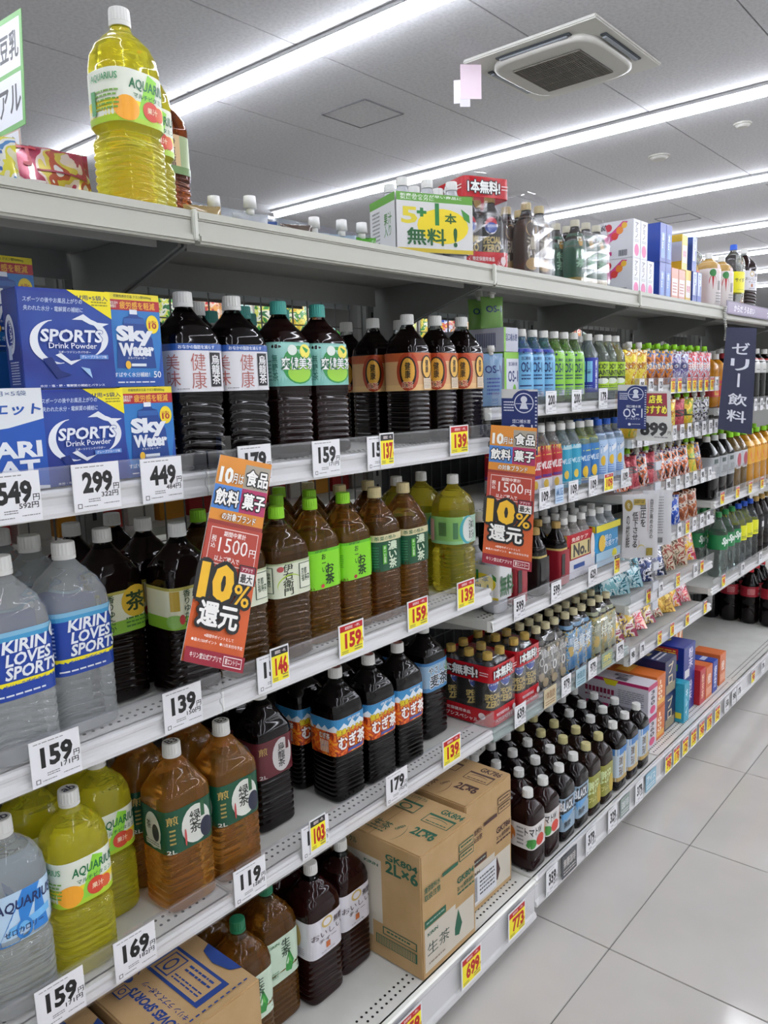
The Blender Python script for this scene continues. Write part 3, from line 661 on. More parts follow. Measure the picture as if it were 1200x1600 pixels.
D['freshgreen'] = Design('brown green tea bottle, pale green leaf label', prof_sq, .31, liquid('#94601e', .8), [
    ('p', [(.60, .12), (.75, .1), (.82, .3), (.70, .62), (.60, .34)], '#2f8a3c'), ('p', [(.66, .16), (.74, .16), (.76, .3), (.70, .5)], '#57b04a'), ('t', '生\n茶', .62, .72, .24, .40, '#24402a', {'b': .015}), ('t', 'KIRIN', .3, .9, .3, .06, '#2f6a3c'), ('n', .1, .12, .4, .3, 4, '#6a8f70'), ('n', -.35, .2, -.05, .8, 8, '#7fa085')],
    z=(.34, .66), base='#c5d9c3', cap='#1b6a48', uo=.05, ribs=(.04, .33, 7, .02), wav=.003)
D['peach'] = Design('dark red tea bottle, white label', prof_sq, .31, dark('#1e0707'), [
    ('c', .5, .84, .16, .14, '#c9b06a'), ('c', .5, .84, .11, .09, '#e6e3e6'), ('t', '無糖', .82, .78, .26, .18, '#3a2a30'), ('t', 'おいしい', .5, .58, .86, .16, '#4a3a40', {'b': .0}), ('t', 'ティー', .5, .40, .5, .10, '#5a4a50'), ('r', .44, .16, .56, .32, '#b8683a'), ('t', '午後の紅茶', .5, .08, .4, .07, '#5a4a50'), ('c', -.3, .6, .12, .3, '#c9b06a'), ('n', -.4, .1, -.1, .3, 4, '#9a8f98')],
    z=(.37, .655), base='#d9d7de', cap='w', uo=.02, ribs=(.04, .36, 7, .02), wav=.004)

UL, SL_, TL, BL = 'upper near shelf', 'second near shelf', 'third near shelf', 'base near shelf'
row(D['oolong'], [(.846, 1.185), (.954, 1.185)], 1.355, UL)
row(D['oolong'], [(.84, 1.295), (.955, 1.295)], 1.355, UL, 'second')
row(D['herbal'], [(1.083, 1.20), (1.192, 1.20)], 1.355, UL)
row(D['herbal'], [(1.083, 1.31), (1.192, 1.31)], 1.355, UL, 'second')
row(D['herbal'], [(1.083, 1.42), (1.192, 1.42)], 1.355, UL, 'third')
row(D['redtea'], [(1.494, 1.20), (1.586, 1.185), (1.6765, 1.17)], 1.355, UL)
row(D['redtea'], [(1.495, 1.31), (1.60, 1.31)], 1.355, UL, 'second')
row(D['redtea'], [(1.515, 1.42), (1.62, 1.42)], 1.355, UL, 'third')
row(D['sports'], [(.481, 1.175), (.594, 1.20)], .95, SL_)
row(D['sports'], [(.478, 1.285), (.590, 1.31)], .95, SL_, 'second')
row(D['sports'], [(.475, 1.392), (.588, 1.42)], .95, SL_, 'third')
row(D['fragrant'], [(.697, 1.262), (.803, 1.19)], .95, SL_)
row(D['fragrant'], [(.697, 1.37), (.803, 1.30)], .95, SL_, 'second')
row(D['fragrant'], [(.803, 1.41)], .95, SL_, 'third')
row(D['iemon'], [(.922, 1.185), (1.032, 1.18)], .95, SL_)
row(D['iemon'], [(.922, 1.29), (1.032, 1.29)], .95, SL_, 'second')
row(D['lime'], [(1.150, 1.205), (1.253, 1.205)], .95, SL_)
row(D['lime'], [(1.148, 1.31), (1.25, 1.31)], .95, SL_, 'second')
row(D['lime'], [(1.148, 1.415), (1.25, 1.415)], .95, SL_, 'third')
row(D['rich'], [(1.355, 1.20), (1.455, 1.195)], .95, SL_)
row(D['rich'], [(1.352, 1.31), (1.45, 1.305)], .95, SL_, 'second')
row(D['rich'], [(1.352, 1.42)], .95, SL_, 'third')
row(D['gold'], [(1.655, 1.19)], .95, SL_)
row(D['gold'], [(1.556, 1.30), (1.668, 1.305)], .95, SL_, 'second')
row(D['zero'], [(.445, 1.185)], .545, TL)
row(D['zero'], [(.434, 1.30)], .545, TL, 'second')
row(D['aqua'], [(.555, 1.185), (.652, 1.272)], .545, TL)
row(D['aqua'], [(.540, 1.303), (.655, 1.385)], .545, TL, 'second')
row(D['amber'], [(.762, 1.198), (.876, 1.198)], .545, TL)
row(D['amber'], [(.762, 1.31), (.876, 1.31)], .545, TL, 'second')
row(D['oolong2'], [(1.035, 1.27)], .545, TL)
row(D['oolong2'], [(1.03, 1.38)], .545, TL, 'second')
row(D['barley'], [(1.225, 1.225), (1.335, 1.22), (1.443, 1.218)], .545, TL)
row(D['barley'], [(1.215, 1.335), (1.33, 1.33), (1.44, 1.33)], .545, TL, 'second')
row(D['gentle'], [(1.605, 1.26)], .545, TL)
row(D['gentle'], [(1.59, 1.37)], .545, TL, 'second')
row(D['freshgreen'], [(.852, 1.155), (.963, 1.20)], .15, BL)
row(D['freshgreen'], [(.852, 1.265), (.963, 1.31)], .15, BL, 'second')
row(D['peach'], [(1.072, 1.175), (1.178, 1.185)], .15, BL)
row(D['peach'], [(1.072, 1.285), (1.178, 1.295)], .15, BL, 'second')

# ------------------------------------------------------------------ powder boxes on the upper left shelf
WH = '#e6eaf0'; BLU = noise_mat('sports_box_blue', '#10277c', '#2553ab', 9, .35, 0, 2, .35, .75)
spf = [('r', 0, .97, 1, 1, '#14308c'), ('p', [(.52, 1), (1, 1), (1, .72)], '#f0e01c'), ('t', '1ℓ用×5袋入', .80, .93, .34, .05, '#1c2a5c', {'b': .02}), ('n', .78, .84, .96, .9, 2, '#8a8420'),
       ('t', 'スポーツの後やお風呂上がりの', .37, .885, .62, .05, '#c6d2ea', {'shear': .15}), ('t', '失われた水分・電解質の補給に', .37, .80, .62, .05, '#c6d2ea', {'shear': .15}),
       ('o', .36, .47, .27, .22, .32, 95, 285, WH), ('o', .66, .52, .28, .2, .3, -70, 95, WH), ('p', [(.55, .70), (.68, .76), (.80, .68), (.96, .67), (.86, .63), (.74, .66), (.66, .70)], WH),
       ('p', [(.34, .34), (.5, .24), (.62, .30), (.5, .28), (.40, .36)], WH),
       ('t', 'SPORTS', .54, .535, .66, .12, WH, {'b': .03, 'shear': .15, 'ol': '#183a92', 'ow': .05}), ('t', 'Drink Powder', .54, .435, .52, .055, WH, {'b': .01, 'ol': '#183a92'}), ('t', 'スポーツドリンクパウダー', .55, .37, .35, .025, WH),
       ('r', .6, .30, .92, .345, '#5a86c8'), ('t', 'グレープフルーツ味', .76, .323, .28, .03, WH), ('p', [(.2, .3), (.34, .1), (.5, .14), (.38, .18), (.3, .32)], '#12286c'), ('p', [(.6, .22), (.72, .1), (.7, .2)], '#9fc0e0'), ('t', '水分・塩・糖・電解質の補給とバランス', .5, .03, .7, .025, WH)]
spl = [('t', 'SPORTS', .42, .52, 0, .05, WH, {'b': .03, 'rot': -90}), ('o', .40, .55, .30, .2, .3, 0, 360, WH), ('n', .25, .04, .8, .28, 9, WH), ('r', .2, .3, .42, .44, '#c8d4e6')]
spl[0] = ('t', 'SPORTS', .45, .55, .7, .06, WH, {'b': .03, 'rot': -90})
SPB = box_mesh(.142, .055, .145, BLU, spf, spl)
spf_b = [('r', 0, 0, 1, 1, BLU)]
skf = [('r', 0, 0, 1, 1, '#2a74b8'), ('p', [(0, 0), (1, 0), (1, .5), (.9, .1), (.1, .1), (0, .6)], '#1b4a9c'), ('r', 0, .93, 1, 1, '#e3d22c'), ('r', 0, .82, 1, .93, '#a8202c'), ('t', '疲労感を軽減', .58, .875, .66, .08, '#e9b23c', {'b': .02}), ('t', '日常生活や\n運動後の', .13, .875, .18, .07, '#f0e8e0'), ('t', '機能性表示食品 クエン酸5000mg', .5, .965, .7, .035, '#5a5a30'),
       ('p', [(.28, .66), (.30, .74), (.40, .76), (.42, .80), (.56, .80), (.58, .76), (.68, .74), (.70, .66), (.82, .52), (.86, .2), (.12, .2), (.16, .52)], '#173f86'), ('r', .42, .78, .56, .83, '#dfe6ee'), ('r', .3, .68, .68, .735, '#2a5aa0'),
       ('c', .84, .68, .12, .10, '#eed32a'), ('t', '10', .84, .665, .14, .06, '#a8202c', {'b': .03}), ('t', '1L用×', .84, .705, .14, .03, '#a8202c'),
       ('t', 'Sky', .48, .55, .62, .19, WH, {'b': .06}), ('t', 'Water', .5, .40, .62, .12, WH, {'b': .06}), ('t', 'スカイウォーター', .5, .31, .36, .025, WH), ('c', .32, .235, .05, .045, '#e8b83a'), ('r', .38, .22, .66, .25, '#dfe6ee'),
       ('t', 'すばやく水分補給！', .38, .13, .66, .05, WH), ('t', '50', .86, .13, .14, .07, WH), ('n', .1, .03, .8, .06, 1, WH)]
SKB = box_mesh(.096, .05, .146, '#2560a8', skf, [('r', 0, 0, 1, 1, '#1b4a9c'), ('n', .15, .1, .85, .7, 12, '#9fc0e0')])
SKB2 = box_mesh(.10, .05, .168, '#152a58', [(k[0],)+k[1:] for k in skf], bev=.001)
PCF = [('r', 0, 0, 1, 1, '#1c50a8'), ('p', [(0, .58), (.35, .58), (.7, .62), (1, .70), (1, 1), (0, 1)], '#dfe3e6'), ('p', [(0, 0), (1, 0), (1, .03), (.6, .07), (.3, .13), (0, .15)], '#dfe3e6'), ('t', '1L用×5袋', .70, .95, .34, .05, '#6a7a9a'), ('t', 'ポカリスエット', .5, .80, .96, .11, '#1c4fa0', {'b': .04, 'shear': .2}),
       ('t', 'ION SUPPLY DRINK', .28, .54, .5, .025, WH), ('t', 'POCARI', .5, .405, .90, .15, WH, {'b': .04}), ('t', 'SWEAT', .5, .22, .84, .15, WH, {'b': .04})]
PCB = box_mesh(.175, .055, .148, '#1c50a8', PCF)
PBX = 'powder drink boxes on the upper left shelf'
carton(SPB, .613, 1.135, 1.357, 'blue sports drink powder box on the shelf deck, lower of two', PBX)
carton(SPB, .600, 1.132, 1.503, 'blue sports drink powder box stacked on top, with yellow corner', PBX, rz=-.06)
carton(SKB, .7285, 1.137, 1.357, 'light blue powder drink box with yellow-red top, lower of two', PBX)
carton(SKB, .716, 1.137, 1.504, 'light blue powder drink box with yellow-red top, stacked upper', PBX)
carton(SKB, .575, 1.27, 1.566, 'powder drink box in shadow behind the upper blue box', PBX)
carton(SKB, .575, 1.27, 1.42-.063, 'powder drink box hidden lowest behind the blue boxes', PBX)
carton(box_mesh(.096, .05, .062, '#2560a8'), .575, 1.27, 1.503, 'low blue box under the shaded powder drink box', PBX)
carton(PCB, .464, 1.135, 1.357, 'blue and white powder drink box at the left edge', PBX)
carton(PCB, .44, 1.20, 1.357, 'second blue and white powder box behind the left one', PBX)
carton(PCB, .43, 1.26, 1.357, 'third blue and white powder box, deepest at the left edge', PBX)
carton(PCB, .425, 1.26, 1.505, 'upper blue and white powder box deep at the left edge', PBX)

# ------------------------------------------------------------------ large cartons on the base shelf
GN = '#2a5c46'; BRN = '#4a3430'; NV = '#1c3a7c'; WB = '#c3bcae'
def gk(col, code, sticker):
    top = [('t', code, .86, .86, .20, .10, col, {'b': .03}), ('r', .70, .56, .95, .76, col), ('r', .708, .57, .942, .72, CARD), ('o', .82, .65, .09, .05, .25, 10, 170, col), ('n', .73, .58, .92, .62, 1, col), ('t', '2L×6', .84, .36, .20, .14, col, {'b': .03}), ('r', .80, .40, .93, .44, col), ('t', '生茶', .50, .24, .16, .16, col, {'b': .0}), ('n', .38, .1, .58, .14, 1, col),
           ('r', .36, .62, .60, .82, col), ('r', .368, .63, .592, .78, CARD), ('o', .48, .70, .06, .06, .3, 0, 360, col), ('t', 'やさしくリサイクル', .46, .92, .24, .07, col, {'b': .02}), ('o', .64, .2, .08, .2, .05, -60, 60, col), ('t', 'OPEN', .645, .30, .09, .04, col, {'rot': 70})]
    fr = [('r', .04, .05, .96, .40, WB), ('r', .04, .05, .60, .36, WB), ('r', .60, .355, .965, .42, CARD), ('t', 'KIRIN', .18, .345, .18, .025, col, {'b': .03}), ('t', '生茶', .28, .22, .40, .10, '#3a4a40', {'b': .0}), ('p', [(.58, .14), (.66, .12), (.72, .2), (.65, .34), (.58, .2)], col), ('n', .1, .09, .4, .12, 1, '#8a7a6a'), ('r', .04, .41, .42, .47, col), ('n', .07, .425, .39, .455, 1, '#8aa090'),
          ('t', code, .80, .575, .32, .05, col, {'b': .03}), ('t', '2L×6 緑茶飲料', .80, .51, .32, .04, col), ('n', .64, .445, .96, .48, 1, col), ('r', .68, .80, .96, .865, col), ('r', .69, .808, .95, .857, CARD), ('n', .71, .815, .93, .85, 1, col), ('r', .68, .72, .96, .785, col), ('r', .69, .728, .95, .777, CARD), ('n', .71, .735, .93, .77, 1, col), ('r', .36, .715, .65, .745, col), ('t', '清涼飲料水', .18, .715, .28, .05, col), ('t', '取扱注意', .18, .655, .28, .05, col)]
    lf = [('r', .22, .30, .62, .82, WB), ('r', .22, .16, .52, .3, WB), ('t', 'KIRIN', .52, .775, .14, .022, col, {'b': .03}), ('t', code, .82, .88, .30, .05, col, {'b': .03}), ('t', '2L×6', .82, .80, .30, .09, col, {'b': .03}), ('r', .62, .22, .95, .285, col), ('r', .63, .228, .94, .277, CARD), ('n', .66, .235, .9, .27, 1, col), ('r', .55, .12, .95, .20, col), ('b', .56, .125, .94, .195, 24, CARD), ('t', 'やさしくリサイクル', .2, .9, .36, .05, col, {'b': .02})]
    if sticker: fr += [('r', .08, .08, .62, .34, '#d2d4d8'), ('b', .10, .1, .2, .32, 10, '#33363a'), ('n', .25, .12, .58, .3, 5, '#55585c')]
    return fr, lf, top
for (x, y, col, code, st, lb) in ((1.342, .994, GN, 'GK804', False, 'brown cardboard case with green print, nearer of the two whole cases'), (1.577, 1.035, BRN, 'GK786', True, 'brown cardboard case with dark print and white sticker, farther one')):
    fr, lf, tp = gk(col, code, st)
    e = empty('cardboard_case', (x, y, .151), lb, 'case', 'cardboard cases on the base shelf')
    mobj('case_body', box_mesh(.213, .31, .309, CARD, fr, lf, ltop=tp, bev=.003, rough=.8), e)
    q = MB(); q.box(-.1065, .1545, .3092, .1065, .1555, .3094, M('#7a6040', .8)); q.obj('flap_seam', e)
tp = [('t', 'KIRIN', .86, .14, .13, .07, NV, {'b': .04, 'rot': 180, 'shear': .2}), ('t', 'LOVES SPORTS', .72, .25, .42, .08, NV, {'b': .04, 'rot': 180, 'shear': .2}), ('t', 'キリン ラブズ スポーツ', .72, .36, .40, .06, NV, {'b': .01, 'rot': 180}), ('o', .36, .34, .09, .12, .6, 20, 250, NV), ('c', .40, .30, .06, .05, NV),
      ('r', .42, .47, .90, .80, NV), ('r', .44, .50, .86, .77, CARD), ('n', .60, .53, .84, .60, 2, NV), ('r', .46, .52, .58, .75, NV), ('r', .468, .535, .572, .735, CARD), ('o', .52, .63, .03, .08, .3, 0, 360, NV), ('n', .62, .64, .84, .74, 2, NV), ('p', [(.55, .985), (.86, .985), (.82, .90), (.70, .86), (.58, .90)], NV)]
tp += [('r', .945, .05+.06*i, .955, .085+.06*i, NV) for i in range(15)] + [('r', .06+.1*i, .12, .14+.1*i, .24, NV) for i in range(5)] + [('r', .066+.1*i, .13, .134+.1*i, .23, CARD) for i in range(5)] + [('o', .10+.1*i, .18, .02, .035, .3, 0, 360, NV) for i in range(5)]
for x, lb in ((.672, 'brown cardboard case with blue print at the lower left corner'), (.445, 'dark partly hidden cardboard case left of the blue printed one')):
    e = empty('cardboard_case', (x, 1.0, .151), lb, 'case', 'cardboard cases on the base shelf')
    mobj('case_body', box_mesh(.213, .325, .305, CARD, [('t', 'LOVES SPORTS', .5, .5, .8, .08, NV, {'b': .04})], [], ltop=tp, bev=.003, rough=.8), e)

# ------------------------------------------------------------------ price tags, near bays
for x, z, p, s_, sale, lb in [
    (.484, 1.352, '549', '592', 0, 'white price tag under the left edge powder box, upper shelf'), (.611, 1.354, '299', '322', 0, 'white price tag reading 299 under the sports powder boxes'), (.727, 1.352, '449', '484', 0, 'white price tag reading 449 under the light blue boxes'),
    (.925, 1.358, '179', '193', 0, 'white price tag half covered by the hanging orange sign'), (1.110, 1.354, '159', '171', 0, 'white price tag reading 159 under the teal capped bottles'), (1.272, 1.352, '159', '171', 0, 'white tag half hidden by a yellow one, upper shelf right of the 159'),
    (.506, .953, '159', '171', 0, 'white price tag reading 159 under the blue labelled sports bottles'), (.734, .955, '139', '150', 0, 'white price tag reading 139 under the fragrant tea bottles'), (.94, .958, '159', '172', 0, 'white tag half hidden by a yellow one, below the cream labelled tea'),
    (.606, .565, '169', '182', 0, 'white price tag reading 169 under the yellow sports drinks'), (.854, .562, '119', '128', 0, 'white price tag reading 119 under the amber tea bottles'), (1.03, .567, '119', '128', 0, 'white tag half hidden by a yellow one, third shelf after the 119'), (1.297, .568, '179', '192', 0, 'white price tag reading 179 under the barley tea bottles'),
    (.475, .563, '159', '171', 0, 'white price tag at the lower left corner of the picture')]:
    tag(x, z, p, lb, s_)
tag(1.572, 1.358, '139', 'yellow sale tag reading 139 on the upper near shelf', sale=True)
tag(1.162, .963, '159', 'yellow sale tag reading 159 under the lime labelled bottles', sale=True)
tag(1.392, .962, '159', 'yellow sale tag reading 159 under the dark green labelled bottles', sale=True)
tag(1.591, .965, '139', 'yellow sale tag reading 139 under the golden tea bottle', sale=True)
tag(1.517, .57, '139', 'yellow sale tag reading 139 on the third near shelf', sale=True)
for x, z, p, lb in ((1.295, 1.356, '137', 'small black-headed yellow tag beside the redder tea bottles, reading 137'), (.956, .966, '146', 'small black-headed yellow tag below the cream labelled tea, reading 146'), (1.035, .574, '103', 'small black-headed yellow tag above the white labelled dark red bottles, reading 103')):
    tag(x, z, p, lb, sale=True, y=YF-.015, w=.047, h=.074, top='#26262a')
for x, p, lb in ((1.158, '659', 'yellow sale tag cut by the bottom edge of the picture'), (1.396, '699', 'yellow sale tag reading 699 under the nearer cardboard case'), (1.607, '773', 'yellow sale tag reading 773 under the farther cardboard case')):
    tag(x, .098, p, lb, sale=True, y=.985-.0125, w=.085, h=.08)

# ------------------------------------------------------------------ hanging promo signs
def quadmap(tl, tr, bl, br, W, Hh, bend=.004):
    tl, tr, bl, br = map(Vector, (tl, tr, bl, br)); n = (tr-tl).cross(tl-bl).normalized()
    def f(x, y, o):
        u, v = x/W, 1-y/Hh
        p = (tl*(1-u)+tr*u)*(1-v)+(bl*(1-u)+br*u)*v
        return p+n*(o+bend*math.sin(math.pi*v*2))
    return f, n
promo = [('r', 0, 0, 1, 1, '#c85a2a'), ('r', 0, .68, 1, 1, '#d08428'), ('r', 0, .66, 1, .68, '#8f2f28'), ('r', .5, .855, .99, .975, '#a29a8a'), ('r', 0, .735, .5, .855, '#4a7ec2'), ('r', .5, .735, .99, .855, '#a82a5c'),
    ('t', '10', .17, .905, .22, .07, '#f4f2ea', {'b': .05, 'ol': '#8a5a20', 'ow': .04}), ('t', '月は', .39, .895, .2, .05, '#f4f2ea', {'b': .02, 'ol': '#8a5a20'}), ('t', '食品', .75, .912, .42, .075, '#f4f2ee', {'b': .04, 'ol': K, 'ow': .09}), ('t', '飲料', .25, .795, .42, .075, '#f4f2ee', {'b': .04, 'ol': K, 'ow': .09}), ('t', '菓子', .75, .795, .42, .075, '#f4f2ee', {'b': .04, 'ol': K, 'ow': .09}), ('t', 'の対象ブランド', .52, .705, .62, .036, '#f4f2ea', {'b': .02, 'ol': '#8a5a20'}),
    ('r', 0, .4, 1, .66, '#a83c2c'), ('r', .07, .47, .93, .645, '#ead8cc'), ('r', .08, .474, .92, .641, '#a83c2c'), ('t', '期間中累計', .5, .62, .4, .025, '#f4ece6'), ('t', '1500', .5, .565, .52, .07, '#f4ece6', {'b': .0}), ('t', '円', .86, .55, .12, .036, '#f4ece6'), ('t', '税\n込', .14, .575, .08, .06, '#f4ece6'), ('t', '以上ご購入で', .42, .498, .44, .026, '#f4ece6'),
    ('t', '10', .32, .385, .52, .15, '#e8b52a', {'b': .06, 'ol': K, 'ow': .13}), ('t', '%', .78, .345, .28, .10, '#e8b52a', {'b': .012, 'ol': K, 'ow': .11}), ('t', '還元', .44, .235, .66, .11, '#f4f2ee', {'b': .04, 'ol': K, 'ow': .14}), ('r', .66, .40, .97, .49, K), ('r', .68, .40, .95, .485, '#8f2038'), ('t', 'アプリで', .81, .47, .2, .018, '#f4ece6'), ('r', .68, .40, .95, .455, '#e8e4e0'), ('t', '最大', .81, .428, .22, .04, K, {'b': .03}),
    ('t', 'WAON POINTポイントとして', .5, .135, .5, .016, '#f4ece6'), ('t', '●最大150ポイント', .27, .108, .42, .016, '#f4ece6'), ('t', '●11月末付与予定', .73, .108, .4, .016, '#f4ece6'), ('r', 0, 0, 1, .07, '#8f1c30'), ('t', 'キリン堂公式アプリで', .34, .038, .52, .026, '#f4ece6'), ('r', .63, .014, .95, .06, '#f4ece6'), ('r', .64, .018, .94, .056, '#8f1c30'), ('t', '要エントリー', .79, .037, .26, .026, '#f4ece6')]
promo = [i for i in promo if not (i[0] == 't' and 'WAON' in i[1])]+[('t', '※期間中ポイントとして', .5, .135, .5, .016, '#f4ece6')]
promo += []
def panel(name, corners, W, Hh, items, label, cat, thick=.0015, bend=0, group=None, backc='#c9c9c6', step=None):
    a_, b_, c_, d_ = map(Vector, corners); nn = (b_-a_).cross(c_-a_)
    if abs(nn.y) > .2*nn.length: d_.y = a_.y-(nn.x*(d_.x-a_.x)+nn.z*(d_.z-a_.z))/nn.y
    corners = [a_, b_, c_, d_]
    e = empty(name, tuple(corners[0]), label, cat, group); o = Vector(corners[0])
    c = [tuple(Vector(p)-o) for p in corners]; f, n = quadmap(*c, W, Hh, bend); N = 8
    q = MB(); vs = [f(W*i, Hh*j/N, 0) for j in range(N+1) for i in (0, 1)]+[f(W*i, Hh*j/N, -thick) for j in range(N+1) for i in (0, 1)]; b = 2*(N+1); m = M(backc, .5)
    fs = [(2*j, 2*j+1, 2*j+3, 2*j+2) for j in range(N)]+[(b+2*j+2, b+2*j+3, b+2*j+1, b+2*j) for j in range(N)]+[(2*j, 2*j+2, b+2*j+2, b+2*j) for j in range(N)]+[(2*j+3, 2*j+1, b+2*j+1, b+2*j+3) for j in range(N)]+[(0, b, b+1, 1), (2*N+1, b+2*N+1, b+2*N, 2*N)]
    q.add(vs, fs, m); q.obj('board', e)
    q = MB(); its = []
    for it in items:
        if it[0] == 'r' and it[4]-it[2] > .12:
            n_ = int((it[4]-it[2])/.06)+1
            its.append(('g', [('r', it[1], it[2]+(it[4]-it[2])*k/n_, it[3], it[2]+(it[4]-it[2])*(k+1)/n_, it[5]) for k in range(n_)]))
        else: its.append(('g', [it]))
    o_ = .0004
    for _, g in its: printed(q, g, W, Hh, f, off0=o_, doff=0, rough=.45); o_ += .00012 if g[0][0] != 't' or 'ol' not in (g[0][7] if len(g[0]) > 7 else {}) else .0003
    q.obj('print', e); return e
def clipc(e, loc):
    q = MB(); q.box(-.01, -.012, -.012, .01, .004, .03, FILM); q.obj('clip', e, loc)
e = panel('hanging_sign', [(.823, 1.075, 1.386), (.936, 1.075, 1.358), (.688, 1.035, 1.068), (.803, 1.03, 1.012)], .117, .345, promo, 'orange discount sign hanging crooked below the left upper shelf', 'sign', group='orange discount signs'); clipc(e, (.02, .02, 0))
e = panel('hanging_sign', [(1.672, 1.08, 1.39), (1.735, .985, 1.379), (1.623, 1.08, 1.046), (1.690, .980, 1.020)], .117, .345, promo, 'orange discount sign hanging at the joint of the two bays', 'sign', group='orange discount signs'); clipc(e, (0, .02, 0))
WHT = '#d8dbe6'; NB = '#172a66'
os1 = [('r', .0, .0, 1, .60, NB), ('r', .45, .6, 1, .97, NB), ('c', .62, .80, .34, .19, NB), ('r', 0, .6, .5, .86, NB), ('n', .06, .65, .34, .82, 4, WHT), ('c', .62, .79, .27, .155, WHT), ('c', .62, .79, .245, .14, NB), ('c', .62, .845, .09, .052, WHT), ('p', [(.5, .70), (.74, .70), (.66, .82), (.58, .82)], WHT), ('r', .39, .775, .85, .785, WHT), ('n', .93, .05, .98, .9, 16, WHT),
       ('t', '経口補水液', .55, .51, .5, .06, WHT), ('t', 'OS-1', .53, .36, .66, .20, WHT, {'b': .01}), ('t', 'オーエスワン', .53, .23, .5, .045, WHT), ('c', .42, .1, .05, .03, WHT), ('n', .5, .09, .8, .12, 1, WHT)]
panel('shelf_sign', [(1.762, 1.105, 1.478), (1.80, 1.02, 1.474), (1.762, 1.105, 1.31), (1.80, 1.02, 1.305)], .09, .165, os1, 'navy rehydration drink sign on the shelf edge, left one', 'sign', group='navy shelf signs', bend=0)
panel('shelf_sign', [(2.475, 1.105, 1.478), (2.52, 1.025, 1.474), (2.475, 1.105, 1.335), (2.52, 1.025, 1.33)], .09, .145, os1, 'navy rehydration drink sign on the shelf edge, right one', 'sign', group='navy shelf signs', bend=0)
jel = [('r', 0, 0, 1, 1, '#1a1f40')]+[('t', c, .52, y, .56, .11, '#d5d8e2', {'b': .02}) for c, y in (('ゼ', .80), ('リ', .645), ('飲', .31), ('料', .15))]+[('r', .48, .43, .55, .56, '#d5d8e2')]
e = panel('hanging_sign', [(3.50, 1.085, 1.700), (3.535, .975, 1.690), (3.43, 1.085, 1.277), (3.468, .975, 1.252)], .118, .435, jel, 'tall navy hanging sign reading jelly drinks in Japanese', 'sign', bend=0, backc='#1a1f40')
q = MB()
for k in range(16): q.cyl((-.005-.012*math.sin(k*.4), .004, .08-k*.009), .0055, .007, M('#c8c8c4', .3), 8)
q.obj('bead_chain', e)['kind'] = 'stuff'
wp = [('t', '血\n圧\nが\n高\nめ\nの\n方\nの', .80, .62, .10, .62, '#3a3430'), ('t', '血\n圧\nを', .56, .70, .16, .40, '#2f2a28', {'b': .02}), ('t', '低\n下\nさ\nせ\nる', .34, .45, .16, .56, '#2f2a28', {'b': .02}), ('t', 'の\n機\n能', .14, .42, .11, .50, '#3a3430'), ('r', .69, .42, .70, .92, '#a87070'), ('r', .45, .18, .46, .74, '#a87070'), ('c', .16, .83, .11, .09, '#8a7428'), ('t', '食', .16, .83, .1, .08, '#e6e0c8'), ('r', .30, .84, .62, .93, '#a08a3a'), ('n', .33, .86, .6, .91, 2, '#2f2a18'), ('r', .66, .04, .84, .16, '#8a7a30'), ('o', .52, .15, .1, .07, .3, 0, 200, '#c8b878')]
PWM = M('#c4c4c6', .3)
p1 = pouch_mesh(.12, .215, .02, PWM, wp, seed=4); p2 = pouch_mesh(.10, .19, .02, PWM, [('n', .3, .2, .7, .9, 14, '#8f8f92'), ('b', .35, .04, .7, .14, 10, '#3a3a3a')], seed=5)
def hook(e, z):
    q = MB(); q.box(-.002, -.002, z-.03, .002, .14, z-.026, M('#c0c0c0', .3, .5)); q.obj('hook', e)
hook(pouch(p1, 2.50, 1.03, .90, 'white pouch hanging in front, vertical text about blood pressure', 'white sample pouches', rz=-.95, name='hanging_pouch'), .215)
hook(pouch(p2, 2.62, 1.02, .925, 'white pouch hanging behind the lettered one, with barcode', 'white sample pouches', rz=-.95, name='hanging_pouch'), .2)
panel('price_card', [(2.60, 1.075, 1.453), (2.632, .99, 1.450), (2.56, 1.075, 1.29), (2.60, .99, 1.283)], .10, .165, [('r', 0, 0, 1, 1, '#c9c9c4'), ('r', .06, .5, .88, .96, '#8f1c30'), ('t', '店長', .5, .84, .44, .16, '#f0e03c', {'b': .05, 'ol': K, 'ow': .08}), ('t', 'おすすめ', .5, .63, .72, .16, '#f0e03c', {'b': .05, 'ol': K, 'ow': .08}), ('t', '899', .48, .24, .74, .24, K, {'b': .05}), ('t', '円', .92, .17, .08, .07, K), ('n', .5, .05, .9, .1, 1, '#777777')], 'white card reading 899 with dark red recommendation banner', 'price card', bend=0)

# ------------------------------------------------------------------ middle bay: half-litre bottles, packs
def half(desc, liq, lab, base, cap='w', h=.21, w=.063, z=(.28, .70), **k):
    k.setdefault('N', 24); k.setdefault('ribs', None); k.setdefault('fill', .9)
    return Design(desc, prof_small, h, liq, lab, z=z, base=base, cap=cap, w=w, d=w, dz=.006, capr=.0145, caph=.02, **k)
OSL = [('r', .05, 0, .95, 1, '#d3d7e6'), ('r', .3, .9, .4, .95, NB), ('t', '経口補水液', .5, .80, .5, .07, NB), ('t', 'OS-1', .5, .62, .52, .2, NB, {'b': .02}), ('n', .25, .34, .75, .48, 2, NB), ('r', .18, .22, .82, .25, NB), ('n', .24, .02, .76, .18, 3, '#6a78a0')]
E_ = {}
E_['osb'] = half('rehydration bottle with blue edges', M('#9cc8e0', .05, 0, .85, 1.33), [('band', 0, 1, '#6fb0d8'), ('band', .93, 1, '#2a3f9a')]+OSL, '#6fb0d8', z=(.1, .74), uo=.3)
E_['osg'] = half('rehydration bottle with green edges', M('#b8dc90', .05, 0, .85, 1.33), [('band', 0, 1, '#86c63e')]+OSL, '#86c63e', z=(.1, .72), uo=.3)
